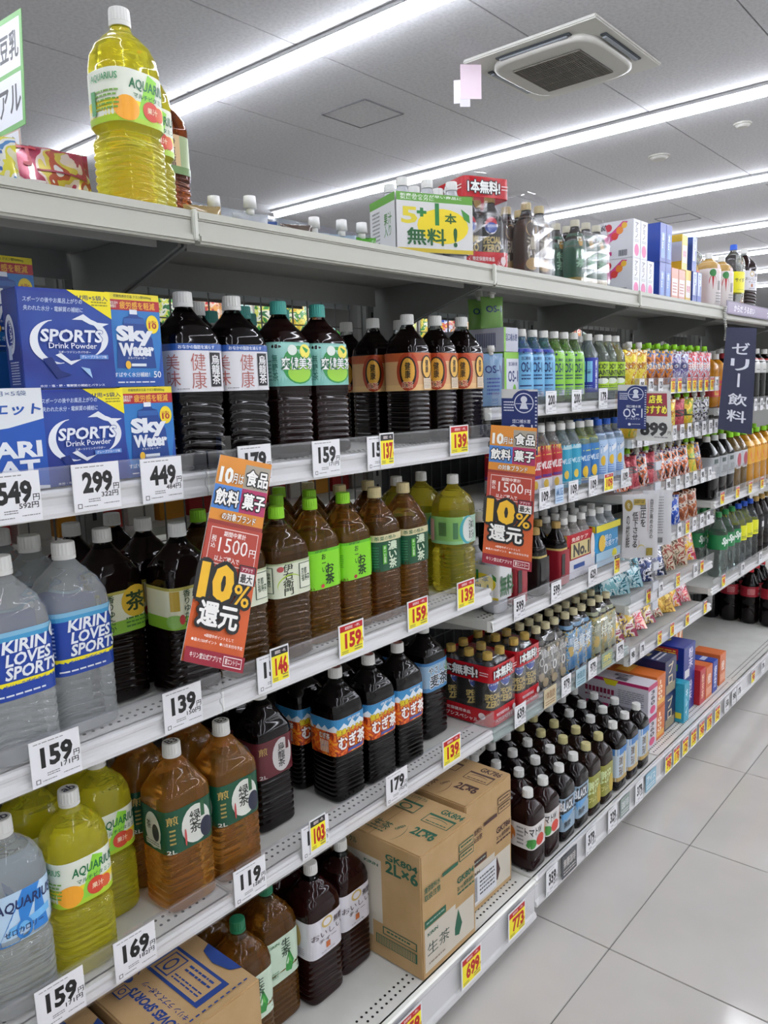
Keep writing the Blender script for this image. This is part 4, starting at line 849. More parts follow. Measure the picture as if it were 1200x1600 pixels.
E_['osn'] = half('rehydration bottle wrapped in navy', M('#c8d8e0', .05, 0, .85, 1.33), [('band', 0, 1, '#1c2f9a'), ('r', -.2, .3, .1, .9, '#7fc0e8'), ('r', .18, .3, .45, .9, '#7fc0e8'), ('t', 'OS-1', -.05, .6, .2, .5, NB, {'rot': 90}), ('t', '経\n口\n補\n水\n液', .75, .5, .2, .86, '#dfe6f2', {'b': .03}), ('n', -.2, .1, .45, .22, 2, '#8fa8d8')], '#1c2f9a', z=(.12, .64), uo=.3)
E_['body'] = half('cloudy bottle with lime green label', M('#ccd8cc', .05, 0, .88, 1.33), [('t', 'BODY', .4, .84, .78, .17, '#20301c', {'b': .04}), ('t', 'MAINTE', .45, .62, .95, .17, '#20301c', {'b': .04}), ('r', 0, .38, 1, .5, '#20301c'), ('c', .4, .33, .5, .1, '#e3eadc'), ('n', .1, .05, .9, .2, 2, '#4f7a1c')], '#a8cc1c', z=(.14, .58), uo=.25)
E_['red'] = half('immune care bottle with red label', M('#d8d4d0', .05, 0, .8, 1.33), [('band', .8, 1, '#c8a640'), ('t', 'iMUSE', .5, .58, .8, .16, '#e8e2e0', {'b': .03, 'shear': .2}), ('r', -.4, .32, 1.3, .38, '#5a2a7a'), ('band', 0, .3, '#c9c6cc'), ('c', .5, .17, .16, .1, '#c8a640')], '#a81a2a', z=(.08, .72), uo=.25)
E_['teal'] = half('immune care bottle with turquoise label', M('#c8d8da', .05, 0, .8, 1.33), [('band', .9, 1, '#a8c8d0'), ('t', 'iMUSE', .5, .62, .74, .12, '#cfe6ee', {'shear': .2}), ('c', .5, .3, .16, .1, '#d8b848'), ('n', .2, .05, .8, .16, 2, '#8fc8d8')], '#2a94b4', z=(.06, .68), uo=.25)
E_['lem'] = half('immune care bottle with yellow shoulder', M('#c8d8a0', .05, 0, .8, 1.33), [('band', .72, 1, '#cfd434'), ('t', 'iMUSE', .5, .56, .74, .12, '#e0ecf0', {'shear': .2}), ('c', .5, .26, .2, .13, '#e0b830'), ('n', .2, .05, .8, .14, 2, '#cfe0a8')], '#2a6fae', z=(.06, .74), uo=.25)
E_['bluecap'] = half('blue capped immune care bottle', M('#d0dce8', .05, 0, .8, 1.33), [('band', .7, 1, '#274a94'), ('p', [(0, .6), (1, .78), (1, .66), (0, .5)], '#e4e8f0'), ('c', .5, .4, .18, .11, '#d8b030'), ('n', .25, .1, .75, .3, 4, '#5c86c8')], '#a9c4e2', cap='#1f56b4', z=(.06, .78), uo=.25)
MU, MS, MT, MF, MBs = 'upper middle shelf', 'second middle shelf', 'third middle shelf', 'fourth middle shelf', 'base middle shelf'
def rows(d, xs, y0, z, shelf, n=2, dy=.072):
    for j in range(n): row(d, [(x, y0+dy*j) for x in xs], z, shelf, ['front', 'second', 'third', 'fourth'][j])
rows(E_['osb'], [1.958, 2.021, 2.084], 1.163, 1.43, MU)
rows(E_['osg'], [2.147, 2.21, 2.273], 1.163, 1.43, MU)
rows(E_['osn'], [2.375], 1.165, 1.43, MU)
rows(E_['body'], [2.45, 2.514, 2.578], 1.163, 1.43, MU)
rows(E_['red'], [1.94, 2.003, 2.066, 2.13], 1.163, 1.155, MS)
rows(E_['teal'], [2.193, 2.257], 1.163, 1.155, MS)
rows(E_['lem'], [2.322, 2.386], 1.163, 1.155, MS)
rows(E_['bluecap'], [2.45, 2.515, 2.58], 1.163, 1.155, MS)
# rehydration cartons at the left of the upper middle shelf
og = [('r', 0, .0, 1, 1, '#cfd2dc'), ('r', 0, .88, 1, 1, '#7fb83a'), ('t', '経口補水液', .6, .78, .6, .07, NB), ('t', 'OS-1', .6, .55, .66, .2, NB, {'b': .02}), ('c', .4, .2, .14, .1, '#6fae3a'), ('c', .7, .26, .12, .14, '#6fae3a'), ('r', 0, 0, .14, .88, '#7fb83a')]
ogl = [('r', 0, .9, 1, 1, '#5c8f2c'), ('r', .1, .7, .7, .75, '#39406a'), ('n', .1, .45, .7, .68, 5, '#8a90a8'), ('r', .1, .2, .7, .4, '#b8c6d2')]
ogt = [('c', .35, .5, .1, .2, '#4f7a2c'), ('b', .62, .2, .9, .8, 12, '#33406a')]
me1 = box_mesh(.075, .24, .145, '#b9bcc8', og, ogl); me2 = box_mesh(.075, .24, .065, '#b9bcc8', [('t', '経口補水液', .5, .6, .8, .3, NB), ('r', 0, 0, .12, 1, '#7fb83a')], ogt)
CG = 'rehydration drink cartons'
carton(me1, 1.885, 1.15, 1.4315, 'tall grey-green rehydration carton left of the blue edged bottles', CG)
carton(me2, 1.885, 1.15, 1.5775, 'flat rehydration carton lying on the tall grey-green carton', CG)
osp = pouch_mesh(.075, .14, .03, M('#8fb4d8', .15, 0, .4), [('t', 'OS-1', .5, .7, .7, .14, NB, {'b': .02}), ('n', .2, .2, .8, .55, 5, '#3a4a90')], (.011, .025), '#d8d8d4', seed=2)
ospg = pouch_mesh(.07, .085, .03, M('#8fc06a', .15, 0, .4), [('t', 'OS-1', .5, .6, .7, .2, NB, {'b': .02})], (.011, .03), '#d0d0cc', seed=3)
pouch(osp, 1.806, 1.165, 1.4325, 'pale blue rehydration jelly pouch at the shelf corner', 'rehydration jelly pouches', rz=-.4)
pouch(osp, 1.806, 1.205, 1.4325, 'pale blue rehydration jelly pouch behind the corner one', 'rehydration jelly pouches', rz=-.4)
pouch(ospg, 1.868, 1.20, 1.643, 'green rehydration pouch with white spout on the cartons', 'rehydration jelly pouches', rz=-.5)
pouch(ospg, 1.895, 1.26, 1.643, 'blue rehydration pouch behind the green one on the cartons', 'rehydration jelly pouches', rz=-.5)
tg = box_mesh(.10, .20, .130, '#6f9a86', [('r', 0, .88, 1, 1, '#b8c048'), ('n', .1, .1, .9, .8, 8, '#8fb8a0')], [('r', 0, .88, 1, 1, '#a8b848'), ('r', .12, .1, .72, .8, '#9fb8ac'), ('n', .16, .14, .68, .76, 9, '#4f7a68'), ('c', .88, .5, .1, .3, '#cfe0d8')])
for k in range(2): carton(tg, 1.80, 1.29, .857+.1315*k, ('lower' if k == 0 else 'upper')+' green tea carton behind the right orange sign', 'green tea cartons')

# bundled packs: bottles are parts of the pack
def pack(x, y, z, nx, ny, dsg, label, rz=0, wrap=None, name='bottle_pack', pw=.066):
    e = empty(name, (x, y, z), label, 'drink pack', 'bundled drink packs', rz)
    for i in range(nx):
        for j in range(ny): dsg.part(e, (i-(nx-1)/2)*pw, (j-(ny-1)/2)*pw, .001)
    if wrap: wrap(e, nx*pw, ny*pw)
    return e
def sleeve(h0, h1, mat, items, litems=(), handle=False, film_to=None, tops=()):
    def f(e, W, Dp):
        W += .004; Dp += .004; q = MB()
        n = 28; N_ = 6
        def R(z, g=0): return ring_pts(W+g, Dp+g, 9, z, n)
        if h1 > h0:
            q.loft([R(h0), R((h0+h1)/2, .002), R(h1)], mat, smooth=True, capb=False, capt=False)
            if items: printed(q, items, W, h1-h0, plane_map((-W/2, -Dp/2-.0022, h0), (1, 0, 0), (0, 0, 1), (0, -1, 0)))
            if litems: printed(q, litems, Dp, h1-h0, plane_map((-W/2-.0022, Dp/2, h0), (0, -1, 0), (0, 0, 1), (-1, 0, 0)))
            q.obj('carton_sleeve', e)
        if film_to:
            rr = random.Random(int(W*1e4)); q = MB(); rs = []
            for k in range(9):
                z = .003+(film_to-.003)*k/8; g = .006-(0 if k < 7 else .02*(k-6))
                rs.append([(p[0]+rr.uniform(-.0016, .0016), p[1]+rr.uniform(-.0016, .0016), z+rr.uniform(-.001, .001)) for p in R(z, g)])
            q.loft(rs, BAGF, smooth=False, capb=False, capt=True)
            for a, b, rm, its in tops:
                q.loft([R(a, .007), R(b, .007)], rm, smooth=True, capb=False, capt=False)
                if its: printed(q, its, W, b-a, plane_map((-W/2, -Dp/2-.0045, a), (1, 0, 0), (0, 0, 1), (0, -1, 0))); printed(q, its, Dp, b-a, plane_map((-W/2-.0045, Dp/2, a), (0, -1, 0), (0, 0, 1), (-1, 0, 0)))
            q.obj('plastic_wrap', e)
            if handle:
                q = MB(); vs = []
                for k in range(13):
                    a = math.pi*k/12
                    for s_ in (-.018, .018): vs.append((s_, -Dp*.42*math.cos(a), film_to-.01+.035*math.sin(a)))
                q.add(vs, [(2*k, 2*k+1, 2*k+3, 2*k+2) for k in range(12)], BAGF, True); q.obj('carry_strap', e)
    return f
PD = {}
def pd(desc, liq, lab, base, **k): return half(desc, liq, lab, base, h=.205, w=.064, N_=0, **k)
def pdz(key, liq, lab, base, cap='w', **k):
    k.setdefault('uo', .25); PD[key] = half(key, liq, lab, base, cap=cap, h=k.pop('h', .205), w=.064, **k)
pdz('cola', dark('#0a0605'), [('c', .5, .78, .28, .17, '#e0e0e6'), ('c', .5, .82, .26, .12, '#b3202c'), ('c', .5, .74, .26, .1, '#24489a'), ('r', .2, .755, .8, .805, '#e0e0e6'), ('t', 'PEPSI', .5, .78, .4, .05, '#24489a', {'b': .04}), ('t', 'SPECIAL', .5, .5, .84, .12, '#b9a35c', {'b': .04}), ('t', 'ZERO', .5, .34, .74, .14, '#b9a35c', {'b': .04}), ('c', .5, .1, .13, .08, '#7a7460')], '#15120f', cap='#b89a4c', z=(.1, .74))
pdz('lemon', M('#c6c8cc', .1, 0, .3), [('c', .5, .6, .4, .24, '#e0c83a'), ('t', 'レモン', .5, .70, .6, .10, '#2a2a22', {'b': .03}), ('t', 'スカッシュ', .5, .56, .76, .10, '#2a2a22', {'b': .03}), ('r', -.3, .24, 1.3, .27, '#b89a3c')], '#c9cad6', z=(.2, .80))
pdz('darktea', dark('#120b06'), [('c', .5, .76, .3, .14, '#a88a58'), ('t', '濃\nい', .5, .4, .5, .42, '#a9a08c', {'b': .03}), ('c', .5, .14, .3, .11, '#a88a58')], '#4a3f34', cap='#b8a878', z=(.08, .82))
pdz('toku', dark('#1c1206'), [('band', .72, 1, '#3a3418'), ('c', .5, .8, .14, .08, '#b08a3a'), ('t', '特\n茶', .5, .48, .5, .36, '#7fae8c', {'b': .03}), ('r', .3, .82, .6, .92, '#c8c8b8'), ('band', 0, .1, '#8a7428')], '#1d4a34', cap='#cfcab2', z=(.08, .80))
pdz('grayb', dark('#16100c'), [('t', '0', .5, .55, .34, .2, '#c8c8c4', {'b': .0}), ('c', .5, .22, .2, .1, '#a89a80'), ('t', '体脂肪', .5, .78, .6, .12, '#c8c8c4')], '#5c5a55', cap='#c6bd98', z=(.1, .8))
pdz('blueb', dark('#16100c'), [('band', 0, .3, '#2a6a9a'), ('c', .5, .42, .3, .12, '#b89a3a'), ('t', '烏龍茶', .5, .66, .7, .16, '#cfe0ec')], '#6a8fae', cap='#c6bd98', z=(.1, .8))
pdz('beigeb', dark('#1c140a'), [('t', '伊右衛門', .5, .62, .7, .16, '#dcdcc4'), ('c', .5, .3, .3, .14, '#b89a3a')], '#8f9478', cap='#c6bd98', z=(.1, .8))
pdz('kuro', dark('#0c0505'), [('band', 0, 1, '#120c0c'), ('band', .74, .8, '#c8b46a'), ('r', .2, .1, .5, .66, '#8a1c28'), ('c', .68, .6, .1, .06, '#d8d4d0'), ('c', .68, .36, .1, .06, '#d8d4d0'), ('r', .58, .08, .8, .2, '#d8d4d0')], '#120c0c', cap='#a88a4c', z=(.08, .74))
pdz('muse', M('#d0ccc4', .05, 0, .7), [('band', .3, .8, '#a81a2a')], '#c9c6cc', z=(.08, .74))
pdz('muse2', M('#d0d8dc', .05, 0, .7), [('band', .3, .8, '#2a8fc0')], '#c9d6e0', z=(.08, .74))
RW = M('#b01822', .22)
def colaw(hh=.222, lo=.05, hi=(.15, .205)):
    return sleeve(0, 0, None, (), film_to=hh, handle=True, tops=[(.002, lo, RW, [('t', '特定保健用食品', .4, .66, .5, .2, '#e8d8d8', {'b': .02}), ('t', 'ペプシスペシャル', .45, .3, .66, .26, '#e8d8d8', {'b': .02}), ('c', .85, .6, .06, .2, '#e8d8d8')]), (hi[0], hi[1], RW, [('t', '1本無料!', .42, .5, .72, .6, '#f0f0ee', {'b': .05, 'ol': '#1a0a0a', 'ow': .09}), ('n', .82, .35, .97, .65, 2, '#e8c8c8')])])
pack(1.80, 1.225, .5425, 2, 3, PD['cola'], 'red banded cola six pack in wrap, left end of the fourth middle shelf', wrap=colaw(.182, .05, (.130, .178)), pw=.063)
pack(1.951, 1.232, .5425, 2, 3, PD['cola'], 'red banded cola six pack in wrap, second from left, fourth middle shelf', wrap=colaw(.182, .05, (.130, .178)), pw=.063)
def clearw(mat, its, h1=.165): return sleeve(.004, h1, mat, its, its, film_to=.19, handle=True)
ART1 = art('pack_grey', ['#4a4844', '#6a675f', '#8f8878', '#5a5850'], 60); ART2 = art('pack_blue', ['#3f7aa8', '#8fb4cc', '#b89a48', '#2a6494'], 45); ART3 = art('pack_beige', ['#7f8468', '#b3ac7c', '#a88a34', '#5c6a4c'], 45)
zero3 = [('t', '体脂肪', k, .80, .26, .12, '#d8d8d4') for k in (.18, .5, .82)]+[('t', '0', k, .50, .14, .22, '#d8d8d4') for k in (.18, .5, .82)]+[('c', k, .2, .1, .1, '#a8987a') for k in (.18, .5, .82)]+[('c', k+.1, .9, .05, .05, '#a8987a') for k in (.18, .5, .82)]
pack(2.112, 1.20, .5425, 3, 2, PD['grayb'], 'grey zero tea pack, third from left, fourth middle shelf', wrap=sleeve(.004, .15, ART1, zero3, film_to=.172, handle=True), pw=.058)
pack(2.30, 1.20, .5425, 3, 2, PD['blueb'], 'blue and gold tea pack, fourth from left, fourth middle shelf', wrap=sleeve(.004, .15, ART2, [('t', '烏龍茶', .5, .66, .7, .3, '#dfe9ee', {'b': .02})], film_to=.172, handle=True), pw=.058)
pack(2.49, 1.20, .5425, 3, 2, PD['beigeb'], 'beige green tea pack, fifth from left, fourth middle shelf', wrap=sleeve(.004, .15, ART3, [('t', '特茶', .5, .6, .5, .3, '#e3e6d4', {'b': .02})], film_to=.172, handle=True), pw=.058)
LMN = [('r', 0, 0, 1, 1, '#d6d6d6'), ('r', 0, .86, 1, 1, '#5f9a3c'), ('t', '新商品の方が早い商品に\n気になる方に', .45, .93, .8, .10, '#eef2ea'), ('c', .60, .46, .34, .30, '#e6cf2c'), ('t', '5', .16, .62, .18, .26, '#d8c83a', {'b': .03}), ('t', '+', .32, .68, .1, .12, '#2f7a3c', {'b': .06}), ('t', '1', .52, .66, 0, .34, '#2a7a3a', {'b': .035}), ('t', '本', .70, .60, .15, .17, '#20582c', {'b': .03}), ('t', '無料', .38, .27, .50, .28, '#20582c', {'b': .03}), ('t', '!', .76, .28, 0, .30, '#20582c', {'b': .035}), ('p', [(.84, .78), (.95, .68), (.96, .54), (.88, .6)], '#3f8a3a'), ('r', 0, 0, 1, .07, '#c8b030')]
LML = [('r', 0, 0, 1, 1, '#cfcfd0'), ('r', 0, .86, 1, 1, '#5f9a3c'), ('n', .1, .2, .4, .8, 9, '#7a7a7a'), ('t', '果汁\n入り', .72, .5, .3, .4, '#3f7a3a')]
pack(1.60, 1.232, 1.777, 3, 2, PD['lemon'], 'lemon squash six pack in white and green carton on top shelf', rz=-.42, wrap=sleeve(.03, .165, M('#d6d6d6', .4), LMN, LML), pw=.068)
pack(1.815, 1.225, 1.777, 2, 2, PD['cola'], 'tall red banded cola pack with handle on the top shelf', rz=-.40, wrap=colaw(.245, .055, (.19, .24)), pw=.066)
pack(2.02, 1.225, 1.777, 2, 3, PD['darktea'], 'crinkled clear wrapped dark tea pack on top shelf', rz=-.05, wrap=sleeve(0, 0, None, (), film_to=.225, handle=True), pw=.066)
pack(2.37, 1.205, 1.777, 3, 2, PD['toku'], 'clear wrapped green label tea pack on top shelf', rz=-.05, wrap=sleeve(0, 0, None, (), film_to=.222, handle=True), pw=.067)
pack(1.815, 1.20, .856, 1, 2, PD['lemon'], 'small lemon squash pack at the corner of the third middle shelf', wrap=sleeve(.045, .14, M('#d6d6d6', .4), [('t', '無料', .5, .4, .9, .6, '#20582c', {'b': .03})], LMN[3:], film_to=None), pw=.07)
for k, x in enumerate((1.905, 2.035, 2.165)):
    pack(x, 1.195, .856, 1, 2, PD['kuro'], f'black and red drink pack with gold caps, {ORD[k]} from left, third middle shelf', wrap=sleeve(.01, .12, M('#8f1c28', .35) if k != 1 else M('#14100e', .35), [('r', .1, .3, .4, .9, '#14100e')]), pw=.064)
for nm, x, m, dsg, its, lb in (('a', 2.295, '#b01c26', 'muse', [('r', 0, 0, 1, .42, '#d0d0d6'), ('r', .1, .45, .8, .8, '#c8b880'), ('t', 'No.1', .48, .62, .56, .26, '#2f2a28', {'b': .04}), ('t', '免疫ケア', .42, .88, .6, .1, '#f0e0d8', {'b': .02}), ('r', .2, .2, .6, .3, '#2a4a8f'), ('c', .9, .6, .08, .3, '#e6d8d0')], 'red number one care pack with gold top, third middle shelf'),
                             ('b', 2.495, '#2f8fc4', 'muse2', [('r', 0, .84, 1, 1, '#e0d42c'), ('r', 0, 0, 1, .34, '#a8cce0'), ('c', .24, .55, .14, .2, '#e0b83a'), ('t', '朝の\n免疫ケア', .62, .58, .56, .3, '#e4f0f6', {'b': .02}), ('c', .75, .2, .1, .12, '#e0d42c')], 'blue care pack with yellow top band, third middle shelf')):
    pack(x, 1.205, .856, 3, 2, PD[dsg], lb, wrap=sleeve(.012, .155, M(m, .35), its, [('r', 0, .84, 1, 1, '#c8a84c' if nm == 'a' else '#e0d42c')]), pw=.062)
    pack(x, 1.345, .856, 3, 2, PD[dsg], lb.replace('pack', 'pack behind the front one').replace(', third middle shelf', ''), wrap=sleeve(.012, .155, M(m, .35), ()), pw=.062)

# nine-hundred-millilitre bottles on the base of the middle bay
def nine(desc, lab, base, liq='#0c0505', cap='w', z=(.30, .62)):
    return Design(desc, prof_sq, .225, dark(liq), lab, z=z, base=base, cap=cap, ribs=None, w=.082, d=.076, N=28, dz=.004, capr=.0155, caph=.022, uo=.2, faces=4)
nv = nine('dark red vegetable drink bottle, white label', [('t', 'トマトW', .4, .72, .8, .3, '#3a3a3a', {'b': .04}), ('c', .25, .25, .22, .2, '#3f8a3c'), ('c', .7, .3, .24, .24, '#c23a2a'), ('c', 1.2, .5, .2, .3, '#d8843a'), ('n', -.3, .1, -.05, .9, 5, '#777777')], '#d9d6d4', '#1c0808')
nc = nine('black coffee bottle with grey-blue label', [('p', [(0, .2), (1, .5), (1, .75), (0, .45)], '#5f9acb'), ('r', .1, .55, .9, .95, '#2a3036'), ('t', 'BLACK', .5, .75, .7, .25, '#dfe3e6', {'b': .03}), ('t', '無糖', .5, .2, .4, .2, '#2a3036')], '#8fa6b8', z=(.16, .62))
ng = nine('coffee bottle with cream cap and yellow-green label', [('t', '贅沢', .5, .62, .7, .4, '#c9d6a0', {'b': .04}), ('t', 'ブレンド', .5, .25, .6, .16, '#e0d890'), ('c', .9, .3, .2, .3, '#b8a030')], '#8a8a3a', '#1a0d08', '#c6bd88', z=(.14, .60))
nb = nine('black coffee bottle with pale blue label', [('band', .8, 1, '#3f7ab8'), ('t', '珈\n琲', .5, .45, .3, .6, '#6a5238', {'b': .02}), ('c', .8, .45, .1, .4, '#c8b88a'), ('band', 0, .12, '#b09458')], '#b8c6d2', z=(.16, .66))
cols = [(1.775, nv), (1.86, nv), (1.955, nc), (2.045, nc), (2.13, ng), (2.218, ng), (2.325, nb), (2.42, nb), (2.515, nb)]
for d_ in (nv, nc, ng, nb):
    for j in range(5 if d_ is ng else 4): row(d_, [(x, 1.038+.079*j) for x, q in cols if q is d_], .15, MBs, ['front', 'second', 'third', 'fourth', 'fifth'][j])

# middle bay tags
for x, z, p, lb in ((2.032, 1.435, '200', 'white tag reading 200 under the blue edged bottles'), (2.19, 1.435, '200', 'white tag reading 200 under the green edged bottles'), (2.373, 1.436, '179', 'white tag reading 179 beside the right navy sign'),
                    (1.995, 1.16, '109', 'white tag reading 109 under the red labelled bottles'), (2.173, 1.16, '109', 'white tag reading 109 under the turquoise bottles'), (2.308, 1.16, '109', 'white tag reading 109 under the yellow shouldered bottles'), (2.55, 1.16, '109', 'white tag reading 109 at the end of the second middle shelf'),
                    (1.853, .866, '599', 'white tag reading 599 at the left of the third middle shelf'), (2.066, .866, '599', 'white tag reading 599 under the black and red packs'), (2.311, .866, '629', 'white tag reading 629 under the red care pack'),
                    (1.854, .547, '639', 'white tag reading 639 under the cola six packs'), (2.134, .547, '979', 'white tag reading 979 under the grey zero pack'), (2.318, .547, '979', 'white tag reading 979 under the blue tea pack'), (2.534, .547, '979', 'white tag reading 979 under the beige tea pack')):
    tag(x, z, p, lb, str(int(int(p)*1.08)), w=.062, h=.064)
tag(2.422, 1.16, '109', 'yellow tag reading 109 on the second middle shelf', sale=True, w=.07, h=.06)
tag(2.496, .868, '598', 'narrow yellow tag reading 598 on the third middle shelf', sale=True, w=.045, h=.07, top='#26262a')
for x, p, lb in ((1.795, '359', 'white tag reading 359 under the vegetable drinks'), (2.037, '379', 'white tag reading 379 under the grey-blue coffee bottles'), (2.19, '329', 'white tag reading 329 under the cream capped coffee bottles'), (2.399, '379', 'white tag reading 379 under the pale blue coffee bottles')):
    tag(x, .115, p, lb, str(int(int(p)*1.08)), y=.985-.0125, w=.065, h=.078)
def strip_card(x, z, w, h, c1, txt, tc, label, y=YF-.012):
    q = MB(); q.box(-w/2, 0, 0, w/2, .001, h, M(c1, .5)); printed(q, [('t', txt, .5, .62, .8, .4, tc, {'b': .02}), ('n', .1, .08, .9, .34, 2, tc)], w, h, plane_map((-w/2, 0, 0), (1, 0, 0), (0, 0, 1), (0, -1, 0)))
    tagp(q.obj('shelf_card', loc=(x, y, z-h/2)), label, 'shelf card', 'shelf cards on the price rails')
strip_card(2.031, .545, .075, .06, '#cbbf9c', '1体脂肪', '#8a5a30', 'cream body fat card beside the left 979 tag')
strip_card(2.235, .545, .07, .06, '#a9c3cc', '体脂肪', '#3a7a8f', 'pale blue body fat card between two 979 tags')
strip_card(2.43, .547, .085, .055, '#8a9a86', '茶', '#d8c860', 'grey-green card right of the middle 979 tag')
strip_card(1.90, .115, .09, .07, '#4c4f52', '無糖珈琲', '#c9c4c0', 'dark grey coffee card beside the 359 tag', y=.973)
strip_card(2.285, .118, .07, .066, '#8f9c96', '珈琲', '#dfe3e0', 'grey card between the 329 and 379 tags', y=.973)
strip_card(2.50, .118, .09, .066, '#8fb8cc', 'アイス', '#eef4f6', 'light blue card right of the last 379 tag', y=.973)
strip_card(2.085, 1.162, .05, .055, '#c2d6ea', 'iMUSE', '#5a86b8', 'pale blue round card between the 109 tags')

# ------------------------------------------------------------------ jelly drink bay
GP = {}
def gp(key, cols, w=.075, h=.125, cap='#86c81c', txt='', tc='#ffffff', scale=30, sp=(.012, .03)):
    GP[key] = pouch_mesh(w, h, .032, art('pouch_'+key, cols, scale, .2, .15), [('t', txt, .5, .55, .66, .2, tc, {'b': .03})] if txt else [], sp, cap, seed=len(GP))
gp('orange', ['#7a3a12', '#c8761c', '#4a6a9a', '#d8a038'], txt='みかん', tc='#f4efe0'); gp('grape', ['#a8a4b8', '#5a4a8a', '#c8d0dc', '#7f3a5c'], txt='0', tc='#3a3a6a'); gp('peach', ['#c83a3a', '#cfe0ec', '#d85c6a', '#e6b8b4'], txt='白桃', tc='#fff4f0')
gp('yellow', ['#dcc22c', '#e8d860', '#c88a2c', '#ece8c8'], cap='#d8d8d4', txt='ビタミン', tc='#8a3a1c'); gp('redp', ['#a83a48', '#c85a60', '#8f2a3a', '#b84a54'], txt='S', tc='#2a1214'); gp('lemonp', ['#d0a82c', '#e0c040', '#8aa83c', '#d8b030'], txt='L', tc='#2a3a14')
gp('bw', ['#d8d8d8', '#3a3440', '#b8b8c0', '#6a7a3c'], cap='#d8d8d4', txt='', sp=(.011, .028)); gp('dark', ['#1a1a24', '#c8602a', '#d8d4d0', '#5a3f7a'], cap='#cfcfca', sp=(.011, .03)); gp('bluep', ['#1c3a9a', '#2a58b8', '#c8d0e0', '#1c2f80'], cap='#d8d8d4'); gp('brownp', ['#7a3a1c', '#a85a2c', '#c8b8a8', '#5a2a14'], sp=None)
CU, CS, CT, CF, C5, C6 = 'upper jelly shelf', 'second jelly shelf', 'third jelly shelf', 'fourth jelly shelf', 'fifth jelly shelf', 'lowest jelly shelf'
def gprow(keys, x0, dx, y, z, shelf, desc, n2=2, rz=-.5, lean=0, dy=.05, jit=.0):
    rr = random.Random(int(z*1000))
    for j in range(n2):
        for i, k in enumerate(keys):
            nm = ['front', 'second', 'third'][j]
            pouch(GP[k], x0+dx*i+rr.uniform(-jit, jit), y+dy*j, z+.001, f"{desc[k] if isinstance(desc, dict) else desc} pouch, place {ORD[i]} from left, {nm} row, {shelf}", f"drink pouches on the {shelf}", rz=rz+rr.uniform(-.15, .15)*(1 if jit or lean else .5), lean=lean)
DS = {'orange': 'orange fruit jelly', 'grape': 'grape jelly', 'peach': 'peach pink jelly', 'yellow': 'yellow vitamin', 'redp': 'red jelly', 'lemonp': 'yellow jelly', 'bw': 'black-white jelly', 'dark': 'dark konjac jelly', 'bluep': 'blue jelly', 'brownp': 'brown foil'}
gprow(['yellow', 'yellow', 'orange', 'orange', 'orange', 'grape', 'grape', 'peach', 'peach', 'peach'], 2.66, .085, 1.15, 1.471, CU, DS)
gprow(['lemonp', 'lemonp', 'lemonp', 'lemonp', 'yellow', 'redp', 'lemonp', 'bw', 'bw'], 2.67, .098, 1.16, 1.286, CS, DS, n2=1)
gprow(['dark', 'redp', 'dark', 'redp', 'dark', 'dark', 'dark', 'dark', 'lemonp', 'orange'], 2.67, .086, 1.17, 1.087, CT, DS, lean=-.25, dy=.09)
gprow(['bluep', 'dark', 'bluep', 'brownp', 'brownp'], 2.95, .11, 1.17, .891, CF, DS, n2=1, lean=-.15)
# candy and snack bags
SB = {}
def sb(key, cols, w=.13, h=.15, scale=26, txt='', tc='#ffffff', t=.04, metal=.35):
    SB[key] = pouch_mesh(w, h, t, art('bag_'+key, cols, scale, .22, metal), [('t', txt, .5, .6, .7, .16, tc, {'b': .05})] if txt else [], None, seed=len(SB)+20)
sb('mint', ['#7fb8c0', '#cfe6ea', '#2a6a78', '#a8d0d8'], txt='ミント', tc='#3a2f18'); sb('choc', ['#6a5a48', '#c8b8a0', '#8a3a2c', '#d8c8b0']); sb('gum', ['#3a2f5a', '#c8a83a', '#d8d0c8', '#8a3048']); sb('fruit', ['#c85a3a', '#e8c84a', '#d8b8c0', '#b83048'], txt='果汁', tc='#fff0e0')
sb('redbag', ['#a82434', '#d8c8c8', '#c84858', '#e8b8a8'], txt='いちご', tc='#fff0f0'); sb('navyb', ['#1c2444', '#3a4a7a', '#d8d8dc', '#10182c']); sb('gold', ['#b88a2c', '#e0c060', '#8a5a1c', '#c8a040'], txt='のど飴', tc='#4a2a10')
CANDY = {'mint': 'shiny mint candy', 'choc': 'brown-cream candy', 'gum': 'purple-gold gum', 'fruit': 'fruit candy', 'redbag': 'red strawberry candy', 'navyb': 'navy candy', 'gold': 'gold throat candy'}
def sbrow(keys, x0, dx, y, z, shelf, lean=-.35, rz=-.5, n2=1, s=1):
    rr = random.Random(int(z*777))
    for j in range(n2):
        for i, k in enumerate(keys):
            pouch(SB[k], x0+dx*i, y+.08*j, z+.002, f"{CANDY[k]} bag, {ORD[i]} from left, {['front', 'second'][j]} row, {shelf}", f"bags on the {shelf}", rz=rz+rr.uniform(-.2, .2), name='candy_bag', cat='candy bag', lean=lean+rr.uniform(-.1, .1))
sbrow(['mint', 'mint', 'navyb', 'navyb', 'choc', 'choc', 'fruit'], 2.71, .118, 1.205, .686, C5, n2=2)
sbrow(['gum', 'gum', 'redbag', 'gum', 'choc', 'gold', 'fruit', 'redbag'], 2.70, .101, 1.215, .491, C6, n2=2, lean=-.55)
